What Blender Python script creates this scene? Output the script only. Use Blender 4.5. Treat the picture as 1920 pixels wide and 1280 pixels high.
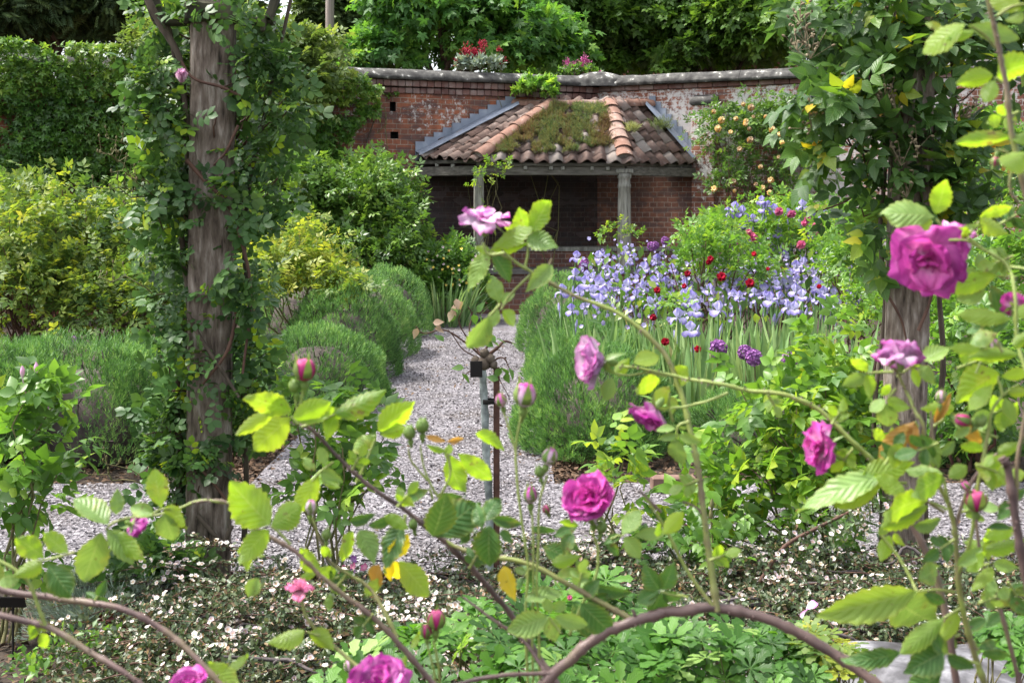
import bpy, math, random
import numpy as np
from mathutils import Vector, noise

for o in list(bpy.data.objects):
    bpy.data.objects.remove(o)
S = bpy.context.scene
COL = S.collection
R = math.radians

# ------------------------------------------------------------------ camera, world, sun, exposure
F, CX, HY, EYE = 2400.0, 960.0, 400.0, 1.4          # focal length in photo pixels, optical axis, horizon row, eye height
cd = bpy.data.cameras.new("camera")
cam = bpy.data.objects.new("camera", cd)
COL.objects.link(cam)
cam.location = (0, 0, EYE)
cam.rotation_euler = (R(90), 0, 0)
cd.sensor_fit = 'HORIZONTAL'
cd.sensor_width = 36.0
cd.lens = 45.0
cd.shift_y = -0.125
cd.clip_start, cd.clip_end = 0.05, 2000
cd.dof.use_dof = True
cd.dof.focus_distance = 7.0
cd.dof.aperture_fstop = 13.0
S.camera = cam

SUN_EL, SUN_AZ = 60, -82                              # degrees; azimuth from +Y towards +X
w = bpy.data.worlds.new("World")
S.world = w
w.use_nodes = True
wn = w.node_tree
wn.nodes.clear()
sky = wn.nodes.new('ShaderNodeTexSky')
sky.sky_type = 'NISHITA'
sky.sun_disc = False
sky.sun_elevation = R(SUN_EL)
sky.sun_rotation = R(SUN_AZ)
sky.air_density, sky.dust_density, sky.ozone_density = 1.0, 4.0, 1.0
hs = wn.nodes.new('ShaderNodeHueSaturation')
hs.inputs['Saturation'].default_value = 0.35
bg = wn.nodes.new('ShaderNodeBackground')
bg.inputs['Strength'].default_value = 0.15
wo = wn.nodes.new('ShaderNodeOutputWorld')
wn.links.new(sky.outputs[0], hs.inputs['Color'])
wn.links.new(hs.outputs[0], bg.inputs[0])
wn.links.new(bg.outputs[0], wo.inputs[0])
sl = bpy.data.lights.new("sun", 'SUN')
sl.energy = 2.2
sl.angle = R(8)
sl.color = (1.0, 0.96, 0.88)
sun = bpy.data.objects.new("sun", sl)
COL.objects.link(sun)
_d = Vector((math.sin(R(SUN_AZ)) * math.cos(R(SUN_EL)), math.cos(R(SUN_AZ)) * math.cos(R(SUN_EL)), math.sin(R(SUN_EL))))
sun.rotation_euler = _d.to_track_quat('Z', 'Y').to_euler()
sun.location = (-6, -4, 14)
S.view_settings.view_transform = 'Standard'
S.view_settings.look = 'None'
S.view_settings.exposure = 1.65
S.view_settings.gamma = 1.0
S.cycles.max_bounces = 8
S.cycles.transparent_max_bounces = 4
S.cycles.use_denoising = True

# ------------------------------------------------------------------ helpers
def pt(px, py, Y):
    """the point that stands at depth Y on the sight line of a photo pixel"""
    return np.array(((px - CX) / F * Y, Y, EYE - (py - HY) / F * Y))

def unit(a):
    return a / np.maximum(np.linalg.norm(a, axis=-1, keepdims=True), 1e-9)

def lin(*c):
    return tuple(((x / 255 + .055) / 1.055) ** 2.4 if x > 10 else x / 255 / 12.92 for x in c) + (1.0,)

class T:
    """a small template: vertices, faces (one size), along and across coordinates"""
    def __init__(s, V, Fc, lu=None, lv=None):
        s.V = np.asarray(V, float); s.F = np.asarray(Fc, int)
        s.lu = np.zeros(len(s.V)) if lu is None else np.asarray(lu, float)
        s.lv = np.zeros(len(s.V)) if lv is None else np.asarray(lv, float)
        s.lr = np.zeros(len(s.V))                      # per-leaflet shift of the colour value

def join_t(ts):
    V, Fc, lu, lv, n = [], [], [], [], 0
    for t in ts:
        V.append(t.V); Fc.append(t.F + n); lu.append(t.lu); lv.append(t.lv); n += len(t.V)
    t = T(np.vstack(V), np.vstack(Fc), np.concatenate(lu), np.concatenate(lv)); t.lr = np.concatenate([q.lr for q in ts])
    return t

class G:
    """collects geometry and makes ONE mesh object"""
    def __init__(s):
        s.c = []
    def raw(s, V, Fc, rnd=0.5, lu=None, lv=None):
        V = np.asarray(V, float).reshape(-1, 3); n = len(V)
        Fc = np.asarray(Fc, int)
        r = np.full(n, rnd) if np.isscalar(rnd) else np.asarray(rnd, float)
        s.c.append((V, Fc, r, np.zeros(n) if lu is None else np.asarray(lu, float), np.zeros(n) if lv is None else np.asarray(lv, float)))
        return s
    def scatter(s, t, P, D, N, sc, rnd=None):
        P = np.asarray(P, float); k = len(P)
        if k == 0: return s
        D = unit(np.asarray(D, float)); N = np.asarray(N, float)
        B = unit(np.cross(N, D)); N = np.cross(D, B)
        sc = np.broadcast_to(np.asarray(sc, float), (k,))
        V = P[:, None, :] + sc[:, None, None] * (t.V[None, :, 0:1] * D[:, None, :] + t.V[None, :, 1:2] * B[:, None, :] + t.V[None, :, 2:3] * N[:, None, :])
        m = len(t.V)
        Fc = (t.F[None] + (np.arange(k) * m)[:, None, None]).reshape(-1, t.F.shape[1])
        rnd = np.random.default_rng(k).random(k) if rnd is None else np.broadcast_to(rnd, (k,))
        return s.raw(V.reshape(-1, 3), Fc, np.clip(np.repeat(rnd, m) + np.tile(t.lr, k), 0, 1), np.tile(t.lu, k), np.tile(t.lv, k))
    def tube(s, path, r0, r1=None, seg=6, rnd=0.5, knob=0.0, cap=True):
        P = np.asarray(path, float); n = len(P)
        rr = np.linspace(r0, r0 if r1 is None else r1, n) if np.isscalar(r0) else np.asarray(r0, float)
        if knob: rr = rr * (1 + knob * np.sin(np.arange(n) * 2.1 + P[0, 0] * 9))
        Tg = unit(np.gradient(P, axis=0))
        a = np.cross(Tg[0], (0.31, 0.17, 0.93)); a = a / max(np.linalg.norm(a), 1e-6)
        V, A = [], np.linspace(0, 2 * math.pi, seg, endpoint=False)
        for i in range(n):
            a = a - Tg[i] * a.dot(Tg[i]); a = a / max(np.linalg.norm(a), 1e-9)
            b = np.cross(Tg[i], a)
            V.append(P[i] + rr[i] * (np.cos(A)[:, None] * a + np.sin(A)[:, None] * b))
        V = np.vstack(V)
        i, j = np.meshgrid(np.arange(n - 1), np.arange(seg), indexing='ij')
        j2 = (j + 1) % seg
        Fc = np.stack([i * seg + j, i * seg + j2, (i + 1) * seg + j2, (i + 1) * seg + j], -1).reshape(-1, 4)
        s.raw(V, Fc, rnd, np.repeat(np.linspace(0, 1, n), seg), np.tile(np.linspace(0, 1, seg), n))
        if cap:
            for q in (0, n - 1):
                s.raw(np.vstack([V[q * seg:(q + 1) * seg], P[q:q + 1]]), [(k, (k + 1) % seg, seg) for k in range(seg)], rnd, np.full(seg + 1, q / max(n - 1, 1)))
        return s
    def box(s, c, d, rnd=0.5, rz=0.0, bev=0.0, tilt=None):
        x, y, z = np.asarray(d, float) / 2
        b = min(bev, x * .9, y * .9, z * .9)
        if b > 0:
            pts, q = [], [(-x, -y), (x, -y), (x, y), (-x, y)]
            for zz, ins in ((-z, b), (-z + b, 0), (z - b, 0), (z, b)):
                for sx, sy in ((-1, -1), (1, -1), (1, 1), (-1, 1)):
                    for ex, ey in (((b, 0), (0, b)) if sx * sy < 0 else ((0, b), (b, 0)))[::1]:
                        pts.append((sx * (x - ins - (ex if not ins else ex * .4)), sy * (y - ins - (ey if not ins else ey * .4)), zz))
            # order the ring
            V = np.array(pts).reshape(4, 8, 3)
            for k in range(4):
                an = np.arctan2(V[k, :, 1] / y, V[k, :, 0] / x); V[k] = V[k][np.argsort(an)]
            V = V.reshape(-1, 3)
            Fq = [(k * 8 + i, k * 8 + (i + 1) % 8, k * 8 + 8 + (i + 1) % 8, k * 8 + 8 + i) for k in range(3) for i in range(8)]
            F8 = [list(range(7, -1, -1)), list(range(24, 32))]
        else:
            V = np.array([(a, b_, c_) for c_ in (-z, z) for a, b_ in ((-x, -y), (x, -y), (x, y), (-x, y))])
            Fq = [(0, 1, 5, 4), (1, 2, 6, 5), (2, 3, 7, 6), (3, 0, 4, 7), (3, 2, 1, 0), (4, 5, 6, 7)]; F8 = None
        ca, sa = math.cos(rz), math.sin(rz)
        V = np.column_stack([V[:, 0] * ca - V[:, 1] * sa, V[:, 0] * sa + V[:, 1] * ca, V[:, 2]])
        if tilt is not None: V = V @ np.asarray(tilt).T
        V = V + np.asarray(c, float)
        s.raw(V, Fq, rnd)
        if F8: s.raw(V, F8, rnd)
        return s
    def lathe(s, prof, c=(0, 0, 0), axis=(0, 0, 1), seg=10, rnd=0.5):
        ax = unit(np.asarray(axis, float)); a = np.cross(ax, (0.3, 0.8, 0.1)); a = a / np.linalg.norm(a); b = np.cross(ax, a)
        A = np.linspace(0, 2 * math.pi, seg, endpoint=False); n = len(prof)
        V = np.vstack([np.asarray(c) + h * ax + r * (np.cos(A)[:, None] * a + np.sin(A)[:, None] * b) for r, h in prof])
        Fc = [(i * seg + j, i * seg + (j + 1) % seg, (i + 1) * seg + (j + 1) % seg, (i + 1) * seg + j) for i in range(n - 1) for j in range(seg)]
        return s.raw(V, Fc, rnd, np.repeat(np.linspace(0, 1, n), seg))
    def obj(s, name, mat, parent=None, smooth=True, loc=None):
        me = bpy.data.meshes.new(name)
        if s.c:
            V = np.vstack([c[0] for c in s.c])
            org = np.array(origin(parent)) if parent is not None else (np.zeros(3) if loc is None else np.asarray(loc, float))
            V = V - org
            off, li, ls, lt, st = 0, [], [], [], 0
            for c in s.c:
                li.append((c[1] + off).ravel()); k = c[1].shape[1]; m = len(c[1])
                ls.append(st + np.arange(m) * k); lt.append(np.full(m, k)); st += m * k; off += len(c[0])
            li, ls, lt = np.concatenate(li), np.concatenate(ls), np.concatenate(lt)
            me.vertices.add(len(V)); me.vertices.foreach_set('co', V.astype(np.float32).ravel())
            me.loops.add(len(li)); me.loops.foreach_set('vertex_index', li.astype(np.int32))
            me.polygons.add(len(ls)); me.polygons.foreach_set('loop_start', ls.astype(np.int32)); me.polygons.foreach_set('loop_total', lt.astype(np.int32))
            me.polygons.foreach_set('use_smooth', np.full(len(ls), bool(smooth)))
            for nm, ix in (('rnd', 2), ('lu', 3), ('lv', 4)):
                at = me.attributes.new(nm, 'FLOAT', 'POINT')
                at.data.foreach_set('value', np.concatenate([c[ix] for c in s.c]).astype(np.float32))
            me.update(calc_edges=True); me.validate()
        me.materials.append(mat)
        o = bpy.data.objects.new(name, me); COL.objects.link(o)
        if parent is not None: o.parent = parent
        elif loc is not None: o.location = loc
        return o

def origin(o):
    v = Vector((0, 0, 0))
    while o is not None:
        v += o.location; o = o.parent
    return v

def tag(o, label, cat, group=None):
    o['label'] = label; o['category'] = cat
    if group: o['group'] = group
    return o

def thing(name, label, cat, loc=(0, 0, 0), group=None):
    o = bpy.data.objects.new(name, None); COL.objects.link(o)
    o.location = loc; o.empty_display_size = 0.1
    return tag(o, label, cat, group)

def kind(o, k):
    o['kind'] = k
    return o

def copy_tree(o, parent=None):
    c = o.copy(); COL.objects.link(c)
    if parent is not None: c.parent = parent
    for ch in list(o.children): copy_tree(ch, c)
    return c

# ------------------------------------------------------------------ materials
def mat(name):
    m = bpy.data.materials.new(name); m.use_nodes = True
    nt = m.node_tree
    return m, nt, nt.nodes['Principled BSDF'], nt.nodes['Material Output']

def nd(nt, typ, ins=None, **kw):
    n = nt.nodes.new(typ)
    for k, v in kw.items(): setattr(n, k, v)
    for k, v in (ins or {}).items():
        if isinstance(v, bpy.types.NodeSocket): nt.links.new(v, n.inputs[k])
        else: n.inputs[k].default_value = v
    return n

def attr(nt, nm):
    return nd(nt, 'ShaderNodeAttribute', attribute_name=nm).outputs['Fac']

def ramp(nt, fac, stops, mode='LINEAR'):
    r = nd(nt, 'ShaderNodeValToRGB', {'Fac': fac}); r.color_ramp.interpolation = mode
    e = r.color_ramp.elements
    while len(e) < len(stops): e.new(0.5)
    for q, (p, c) in zip(e, stops): q.position = p; q.color = tuple(c)[:3] + (1,)
    return r.outputs['Color']

def mth(nt, op, a, b=None, c=None):
    n = nt.nodes.new('ShaderNodeMath'); n.operation = op
    for i, v in enumerate((a, b, c)):
        if v is None: continue
        if isinstance(v, bpy.types.NodeSocket): nt.links.new(v, n.inputs[i])
        else: n.inputs[i].default_value = v
    return n.outputs[0]

def mix(nt, fac, a, b, typ='MIX'):
    n = nd(nt, 'ShaderNodeMix', data_type='RGBA', blend_type=typ)
    for i, v in ((0, fac), (6, a), (7, b)):
        if isinstance(v, bpy.types.NodeSocket): nt.links.new(v, n.inputs[i])
        else: n.inputs[i].default_value = v if i == 0 else tuple(v)[:3] + (1,)
    return n.outputs[2]

def noise_n(nt, scale, detail=4, vec=None, rough=.55, out='Fac'):
    n = nd(nt, 'ShaderNodeTexNoise', {'Scale': scale, 'Detail': detail, 'Roughness': rough})
    if vec is not None: nt.links.new(vec, n.inputs['Vector'])
    return n.outputs[out]

def objco(nt, scale=(1, 1, 1)):
    tc = nd(nt, 'ShaderNodeTexCoord')
    return nd(nt, 'ShaderNodeMapping', {'Vector': tc.outputs['Object'], 'Scale': scale}).outputs[0]

def bump(nt, h, strength, dist=0.02):
    return nd(nt, 'ShaderNodeBump', {'Height': h, 'Strength': strength, 'Distance': dist}).outputs[0]

def leaf_mat(name, cols, trans=0.4, tboost=1.6, rough=.45, veins=0.0, under=1.25, spec=.4, hue=(1.12, 1.05, .55), vivid=True, spots=0.0, tstops=None):
    """cols: stops over the per-leaf random value; light also passes through the blade"""
    m, nt, p, out = mat(name)
    c = ramp(nt, attr(nt, 'rnd'), cols)
    nz = noise_n(nt, 9, 3, objco(nt))
    c = mix(nt, 1.0, c, ramp(nt, nz, [(.25, (.78, .8, .8)), (.75, (1.22, 1.18, 1.15))]), 'MULTIPLY')
    if vivid: c = mix(nt, 1.0, c, (1.17, 1.2, .76), 'MULTIPLY')
    if spots:
        sp = noise_n(nt, 150, 2, objco(nt)); big = noise_n(nt, 26, 4, objco(nt))
        edge = mth(nt, 'POWER', mth(nt, 'ABSOLUTE', attr(nt, 'lv')), 5.0)
        c = mix(nt, mth(nt, 'MULTIPLY', mth(nt, 'MULTIPLY', edge, big), .4), c, (.42, .36, .04))
        c = mix(nt, mth(nt, 'MULTIPLY', ramp(nt, big, [(.60, (0, 0, 0)), (.72, (1, 1, 1))]), .5), c, (.36, .33, .05))
        c = mix(nt, mth(nt, 'MULTIPLY', ramp(nt, mth(nt, 'ADD', mth(nt, 'MULTIPLY', sp, .6), mth(nt, 'MULTIPLY', big, .4)), [(.62, (0, 0, 0)), (.66, (1, 1, 1))]), spots), c, (.10, .05, .02))
    if veins:
        lu, lv = attr(nt, 'lu'), mth(nt, 'ABSOLUTE', attr(nt, 'lv'))
        st = mth(nt, 'FRACT', mth(nt, 'SUBTRACT', mth(nt, 'MULTIPLY', lu, 8.0), mth(nt, 'MULTIPLY', lv, 2.2)))
        v1 = mth(nt, 'LESS_THAN', mth(nt, 'ABSOLUTE', mth(nt, 'SUBTRACT', st, .5)), .07)
        v2 = mth(nt, 'LESS_THAN', lv, .045)
        vv = mth(nt, 'MAXIMUM', mth(nt, 'MULTIPLY', v1, .55), v2)
        c = mix(nt, mth(nt, 'MULTIPLY', vv, veins), c, mix(nt, .5, c, (.42, .5, .22)))
        hh = mth(nt, 'SINE', mth(nt, 'MULTIPLY', st, math.pi))
        nt.links.new(bump(nt, hh, .35, .0025), p.inputs['Normal'])
    if under != 1:
        geo = nd(nt, 'ShaderNodeNewGeometry')
        g = mix(nt, .45, c, (.24, .30, .19))
        c2 = mix(nt, geo.outputs['Backfacing'], c, mix(nt, .6, mix(nt, 1, c, (under,) * 3, 'MULTIPLY'), g))
    else: c2 = c
    nt.links.new(c2, p.inputs['Base Color'])
    p.inputs['Roughness'].default_value = rough
    p.inputs['Specular IOR Level'].default_value = spec
    tc = mix(nt, 1.0, c, tuple(h * tboost for h in hue), 'MULTIPLY')
    tr = nd(nt, 'ShaderNodeBsdfTranslucent', {'Color': tc})
    if tstops: trans = ramp(nt, attr(nt, 'rnd'), [(q, (v, v, v)) for q, v in tstops])
    ms = nd(nt, 'ShaderNodeMixShader', {0: trans, 1: p.outputs[0], 2: tr.outputs[0]})
    nt.links.new(ms.outputs[0], out.inputs[0])
    return m

def petal_mat(name, base, mid, edge, trans=.3, rough=.55, e0=.25, e1=.85, patch=.6, back=1.0):
    m, nt, p, out = mat(name)
    lu = attr(nt, 'lu')
    nz = noise_n(nt, 60, 3, objco(nt))
    pat = noise_n(nt, 38, 3, objco(nt))
    f = mth(nt, 'ADD', mth(nt, 'ADD', lu, mth(nt, 'MULTIPLY', mth(nt, 'SUBTRACT', nz, .5), .4)), mth(nt, 'MULTIPLY', mth(nt, 'SUBTRACT', pat, .5), patch))
    c = ramp(nt, f, [(0, base), (e0, base), ((e0 + e1) / 2, mid), (e1, edge)])
    fine = noise_n(nt, 25, 5, nd(nt, 'ShaderNodeCombineXYZ', {0: mth(nt, 'MULTIPLY', attr(nt, 'lv'), 1.2), 1: mth(nt, 'MULTIPLY', lu, .12), 2: attr(nt, 'rnd')}).outputs[0])
    c = mix(nt, 1, c, ramp(nt, fine, [(.3, (.8, .74, .8)), (.7, (1.15, 1.15, 1.12))]), 'MULTIPLY')
    c = mix(nt, 1, c, ramp(nt, attr(nt, 'rnd'), [(0, (.60, .55, .66)), (.5, (.95, .95, .95)), (1, (1.32, 1.38, 1.28))]), 'MULTIPLY')
    if back != 1: c = mix(nt, mth(nt, 'MULTIPLY', nd(nt, 'ShaderNodeNewGeometry').outputs['Backfacing'], 1.0), c, mix(nt, 1, c, (back, back * .7, back), 'MULTIPLY'))
    nt.links.new(c, p.inputs['Base Color'])
    p.inputs['Roughness'].default_value = rough
    p.inputs['Specular IOR Level'].default_value = .25
    tr = nd(nt, 'ShaderNodeBsdfTranslucent', {'Color': c})
    nt.links.new(nd(nt, 'ShaderNodeMixShader', {0: trans, 1: p.outputs[0], 2: tr.outputs[0]}).outputs[0], out.inputs[0])
    return m

def plain_mat(name, stops, rough=.7, scale=8, stretch=(1, 1, 1), bumpy=.2, byrnd=0.0, bdist=.01, spec=.3, detail=5):
    m, nt, p, out = mat(name)
    co = objco(nt, stretch)
    nz = noise_n(nt, scale, detail, co)
    c = ramp(nt, nz, stops)
    if byrnd:
        c = mix(nt, byrnd, c, ramp(nt, attr(nt, 'rnd'), [(i / max(len(stops) - 1, 1), s[1]) for i, s in enumerate(stops)]))
    nt.links.new(c, p.inputs['Base Color'])
    p.inputs['Roughness'].default_value = rough
    p.inputs['Specular IOR Level'].default_value = spec
    if bumpy: nt.links.new(bump(nt, nz, bumpy, bdist), p.inputs['Normal'])
    return m

def brick_mat(name, c1, c2, mortar, lime=0.0, grime=0.0, lime_scale=1.6, bw=.225, rh=.075):
    m, nt, p, out = mat(name)
    tc = nd(nt, 'ShaderNodeTexCoord').outputs['Object']
    sp = nd(nt, 'ShaderNodeSeparateXYZ', {0: tc})
    wob = noise_n(nt, 3.5, 2, tc)
    zz = mth(nt, 'ADD', sp.outputs[2], mth(nt, 'MULTIPLY', wob, .02))
    v = nd(nt, 'ShaderNodeCombineXYZ', {0: mth(nt, 'ADD', sp.outputs[0], sp.outputs[1]), 1: zz}).outputs[0]
    br = nd(nt, 'ShaderNodeTexBrick', {'Vector': v, 'Color1': c1 + (1,), 'Color2': c2 + (1,), 'Mortar': mortar + (1,), 'Scale': 1.0, 'Mortar Size': .0055, 'Mortar Smooth': .3, 'Bias': .0, 'Brick Width': bw, 'Row Height': rh}, offset=.5, squash=.5, squash_frequency=2)
    n1 = noise_n(nt, 11, 3, tc); n2 = noise_n(nt, 1.3, 5, tc); n3 = noise_n(nt, 40, 4, tc)
    vor = nd(nt, 'ShaderNodeTexVoronoi', {'Vector': nd(nt, 'ShaderNodeMapping', {'Vector': tc, 'Scale': (4.4, 4.4, 13)}).outputs[0], 'Scale': 1.0})
    c = mix(nt, 1, br.outputs['Color'], ramp(nt, n1, [(.3, (.62, .6, .62)), (.7, (1.3, 1.25, 1.2))]), 'MULTIPLY')
    c = mix(nt, mth(nt, 'MULTIPLY', mth(nt, 'GREATER_THAN', vor.outputs['Color'], .72), .55), c, (.085, .06, .06))
    if grime:
        g = mth(nt, 'MULTIPLY', ramp(nt, n2, [(.42, (0, 0, 0)), (.62, (1, 1, 1))]), grime)
        c = mix(nt, g, c, (.035, .032, .034))
    if lime:
        n4 = noise_n(nt, lime_scale * 9, 5, tc, rough=.7)
        l = mth(nt, 'ADD', mth(nt, 'MULTIPLY', n4, .75), mth(nt, 'MULTIPLY', noise_n(nt, lime_scale * .6, 3, tc), .6))
        l = ramp(nt, l, [(.78 - lime * .25, (0, 0, 0)), (.86 - lime * .25, (1, 1, 1))])
        c = mix(nt, mth(nt, 'MULTIPLY', l, .85), c, (.62, .6, .58))
    nt.links.new(c, p.inputs['Base Color'])
    p.inputs['Roughness'].default_value = .9
    h = mth(nt, 'ADD', mth(nt, 'MULTIPLY', br.outputs['Fac'], -1.0), mth(nt, 'MULTIPLY', n3, .5))
    nt.links.new(bump(nt, h, .6, .008), p.inputs['Normal'])
    return m

# ------------------------------------------------------------------ leaf and petal templates
def leaf_t(nu=4, w=.55, fold=.25, curl=.18, peak=.45, cols=(-1, 0, 1), serr=0.0, tip=1.3, wave=0.0):
    us = np.linspace(0, 1, nu + 1)
    a = peak / (1 - peak)
    h = (us ** a) * (1 - us) ** tip
    h = w / 2 * h / (((a / (a + tip)) ** a) * ((tip / (a + tip)) ** tip))
    h = np.maximum(h, .012)
    V, lu, lv = [], [], []
    for i, u in enumerate(us):
        for c in cols:
            k = 1 + (serr * (1 if i % 2 else -1) if abs(c) == 1 and 0 < i < nu else 0)
            z = fold * abs(c) * h[i] - curl * u * u + wave * math.sin(u * 19 + c * 2) * abs(c)
            V.append((u + (serr * .12 if abs(c) == 1 and i % 2 else 0), c * h[i] * k, z)); lu.append(u); lv.append(c)
    n = len(cols)
    Fc = [(i * n + j, (i + 1) * n + j, (i + 1) * n + j + 1, i * n + j + 1) for i in range(nu) for j in range(n - 1)]
    return T(V, Fc, lu, lv)

DIAMOND = T([(0, 0, 0), (.45, -.3, .1), (1, 0, -.08), (.45, .3, .1)], [(0, 1, 2), (0, 2, 3)], [0, .5, 1, .5], [0, -1, 0, 1])
LEAF3 = leaf_t(2, .58, .25, .15)
LEAF5 = leaf_t(4, .62, .25, .2)
FINE = leaf_t(16, .66, .22, .2, cols=(-1, -.5, 0, .5, 1), serr=.07, tip=.95, peak=.48, wave=.012)
FINES = [leaf_t(16, .66, f_, c_, cols=(-1, -.5, 0, .5, 1), serr=s_, tip=t_, peak=p_, wave=w_) for f_, c_, s_, t_, p_, w_ in ((.22, .2, .07, .95, .48, .012), (.12, -.14, .06, .9, .5, .02), (.5, .32, .08, 1.0, .45, .015), (.05, .45, .07, 1.1, .46, .03), (-.15, .25, .05, .9, .52, .03), (.35, .05, .08, 1.2, .42, .02))]
for f_ in FINES[3:5]: f_.V[:, 2] += .10 * f_.lv * f_.lu ** 2                 # twisted blades
FINE2 = leaf_t(16, .66, .12, -.12, cols=(-1, -.5, 0, .5, 1), serr=.07, tip=.95, peak=.5, wave=.02)
BLADE = T([(0, -.05, 0), (0, .05, 0), (.55, .06, .02), (.55, -.06, .02), (1, .008, .10), (1, -.008, .10)], [(0, 1, 2, 3), (3, 2, 4, 5)], [0, 0, .5, .5, 1, 1], [-1, 1, 1, -1, 1, -1])

def placed(t, at, ang, s, pitch=0.0):
    ca, sa = math.cos(ang), math.sin(ang); V = t.V * s
    cp, sp = math.cos(pitch), math.sin(pitch)
    V = np.column_stack([V[:, 0] * cp - V[:, 2] * sp, V[:, 1], V[:, 0] * sp + V[:, 2] * cp])
    V = np.column_stack([V[:, 0] * ca - V[:, 1] * sa, V[:, 0] * sa + V[:, 1] * ca, V[:, 2]]) + np.asarray(at)
    return T(V, t.F, t.lu, t.lv)

def spray_t(leaf, n=5, s=.42):
    """a pinnate rose leaf, 1 long: end leaflet and pairs along the stalk"""
    ts = [placed(leaf, (.58, 0, 0), 0, s * 1.05)]
    for k in range((n - 1) // 2):
        x = .50 - .22 * k
        for sg in (-1, 1):
            ts.append(placed(leaf, (x + .05 * (sg > 0), 0, 0), sg * R(58 + 8 * k), s * (.95 - .12 * k) * (1 + .08 * sg * (-1) ** k), R(10 * sg - 6 * k)))
    for i, q in enumerate(ts): q.lr = np.full(len(q.V), (.0, .09, -.08, .05, -.11, .12, -.03)[i % 7])
    return join_t(ts)
SPRAY = spray_t(LEAF3, 5, .38); SPRAYD = spray_t(DIAMOND, 5, .40); SPRAY7 = spray_t(LEAF3, 7, .32)

def palm_t(n=5, spread=115, deep=.45, z=-.1):
    """a lobed leaf: lobes fanned from the stalk end"""
    ts, angs = [], np.linspace(-R(spread), R(spread), n)
    for a in angs:
        k = 1 - .35 * abs(a) / R(spread)
        t = leaf_t(2, deep, .15, .12, peak=.6, cols=(-1, 0, 1))
        ts.append(placed(t, (0, 0, 0), a, k * .75, R(-4)))
    return join_t(ts)
PALM = palm_t(); PALMCUT = palm_t(5, 130, .5)
TUFT = join_t([placed(BLADE, (0, 0, .12 * k), 2.4 * k, .62 - .03 * k, R(48 + 4 * k)) for k in range(6)])
TUFT.V = TUFT.V[:, [2, 1, 0]]                                   # grows along +X

def orient(rng, O, out=.6, up=.25, jit=.75, nup=.8):
    n = len(O)
    D = unit(O * out + rng.normal(0, 1, (n, 3)) * jit + np.array((0, 0, up)))
    N = unit(O * .55 + np.array((0, 0, nup)) + rng.normal(0, .45, (n, 3)))
    return D, N

def blob_points(rng, blobs, n, clumps=60, spread=.16, shell=.42, lump=.22, floor=None, seed=0.0):
    """points in lumpy ellipsoid shells, gathered in clumps; returns points, outward directions"""
    B = np.array(blobs, float)
    ar = (B[:, 3] * B[:, 5] + B[:, 3] * B[:, 4] + B[:, 4] * B[:, 5]); ar = ar / ar.sum()
    bi = rng.choice(len(B), clumps, p=ar)
    d = unit(rng.normal(0, 1, (clumps, 3))); d[:, 2] = np.where(d[:, 2] < -.45, -d[:, 2], d[:, 2])
    k = np.array([1 + lump * noise.noise(Vector(q * 1.9) + Vector((seed, b * 3.1, seed * .7))) * 1.6 for q, b in zip(d, bi)])
    rad = (1 - shell * rng.random(clumps) ** 1.6) * k
    C = B[bi, :3] + d * B[bi, 3:6] * rad[:, None]
    ci = rng.integers(0, clumps, n)
    sp = spread * B[bi[ci], 3:6].mean(1)
    g = rng.normal(0, 1, (n, 3)) * sp[:, None] * np.array((1, 1, .75))
    P = C[ci] + g
    O = unit(unit(d[ci]) * .8 + unit(g) * .5)
    if floor is not None:
        ok = P[:, 2] > floor; P, O, ci = P[ok], O[ok], ci[ok]
    return P, O, C, ci

def PB(px, py, Y, rx, ry, rd):
    c = pt(px, py, Y); s = Y / F
    return (c[0], c[1], c[2], rx * s, rd, ry * s)

def wander(rng, a, b, n=6, amt=.08, sag=0.0):
    a, b = np.asarray(a, float), np.asarray(b, float); t = np.linspace(0, 1, n)[:, None]
    L = np.linalg.norm(b - a)
    off = rng.normal(0, amt * L, (n, 3)) * np.sin(t * math.pi)
    off[:, 2] += sag * L * np.sin(t[:, 0] * math.pi)
    return a + (b - a) * t + off

def smooth_path(pts, n=5):
    """a smooth curve through the points, its tangents scaled to each span"""
    P = np.asarray(pts, float)
    U = unit(np.diff(P, axis=0)); Dm = unit(np.vstack([U[:1], U[1:] + U[:-1], U[-1:]]))
    out = []
    for i in range(len(P) - 1):
        l = np.linalg.norm(P[i + 1] - P[i])
        for t in np.linspace(0, 1, n, endpoint=False):
            out.append(P[i] * (2 * t ** 3 - 3 * t * t + 1) + P[i + 1] * (3 * t * t - 2 * t ** 3) + Dm[i] * l * (t ** 3 - 2 * t * t + t) + Dm[i + 1] * l * (t ** 3 - t * t))
    out.append(P[-1])
    return np.array(out)

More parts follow.
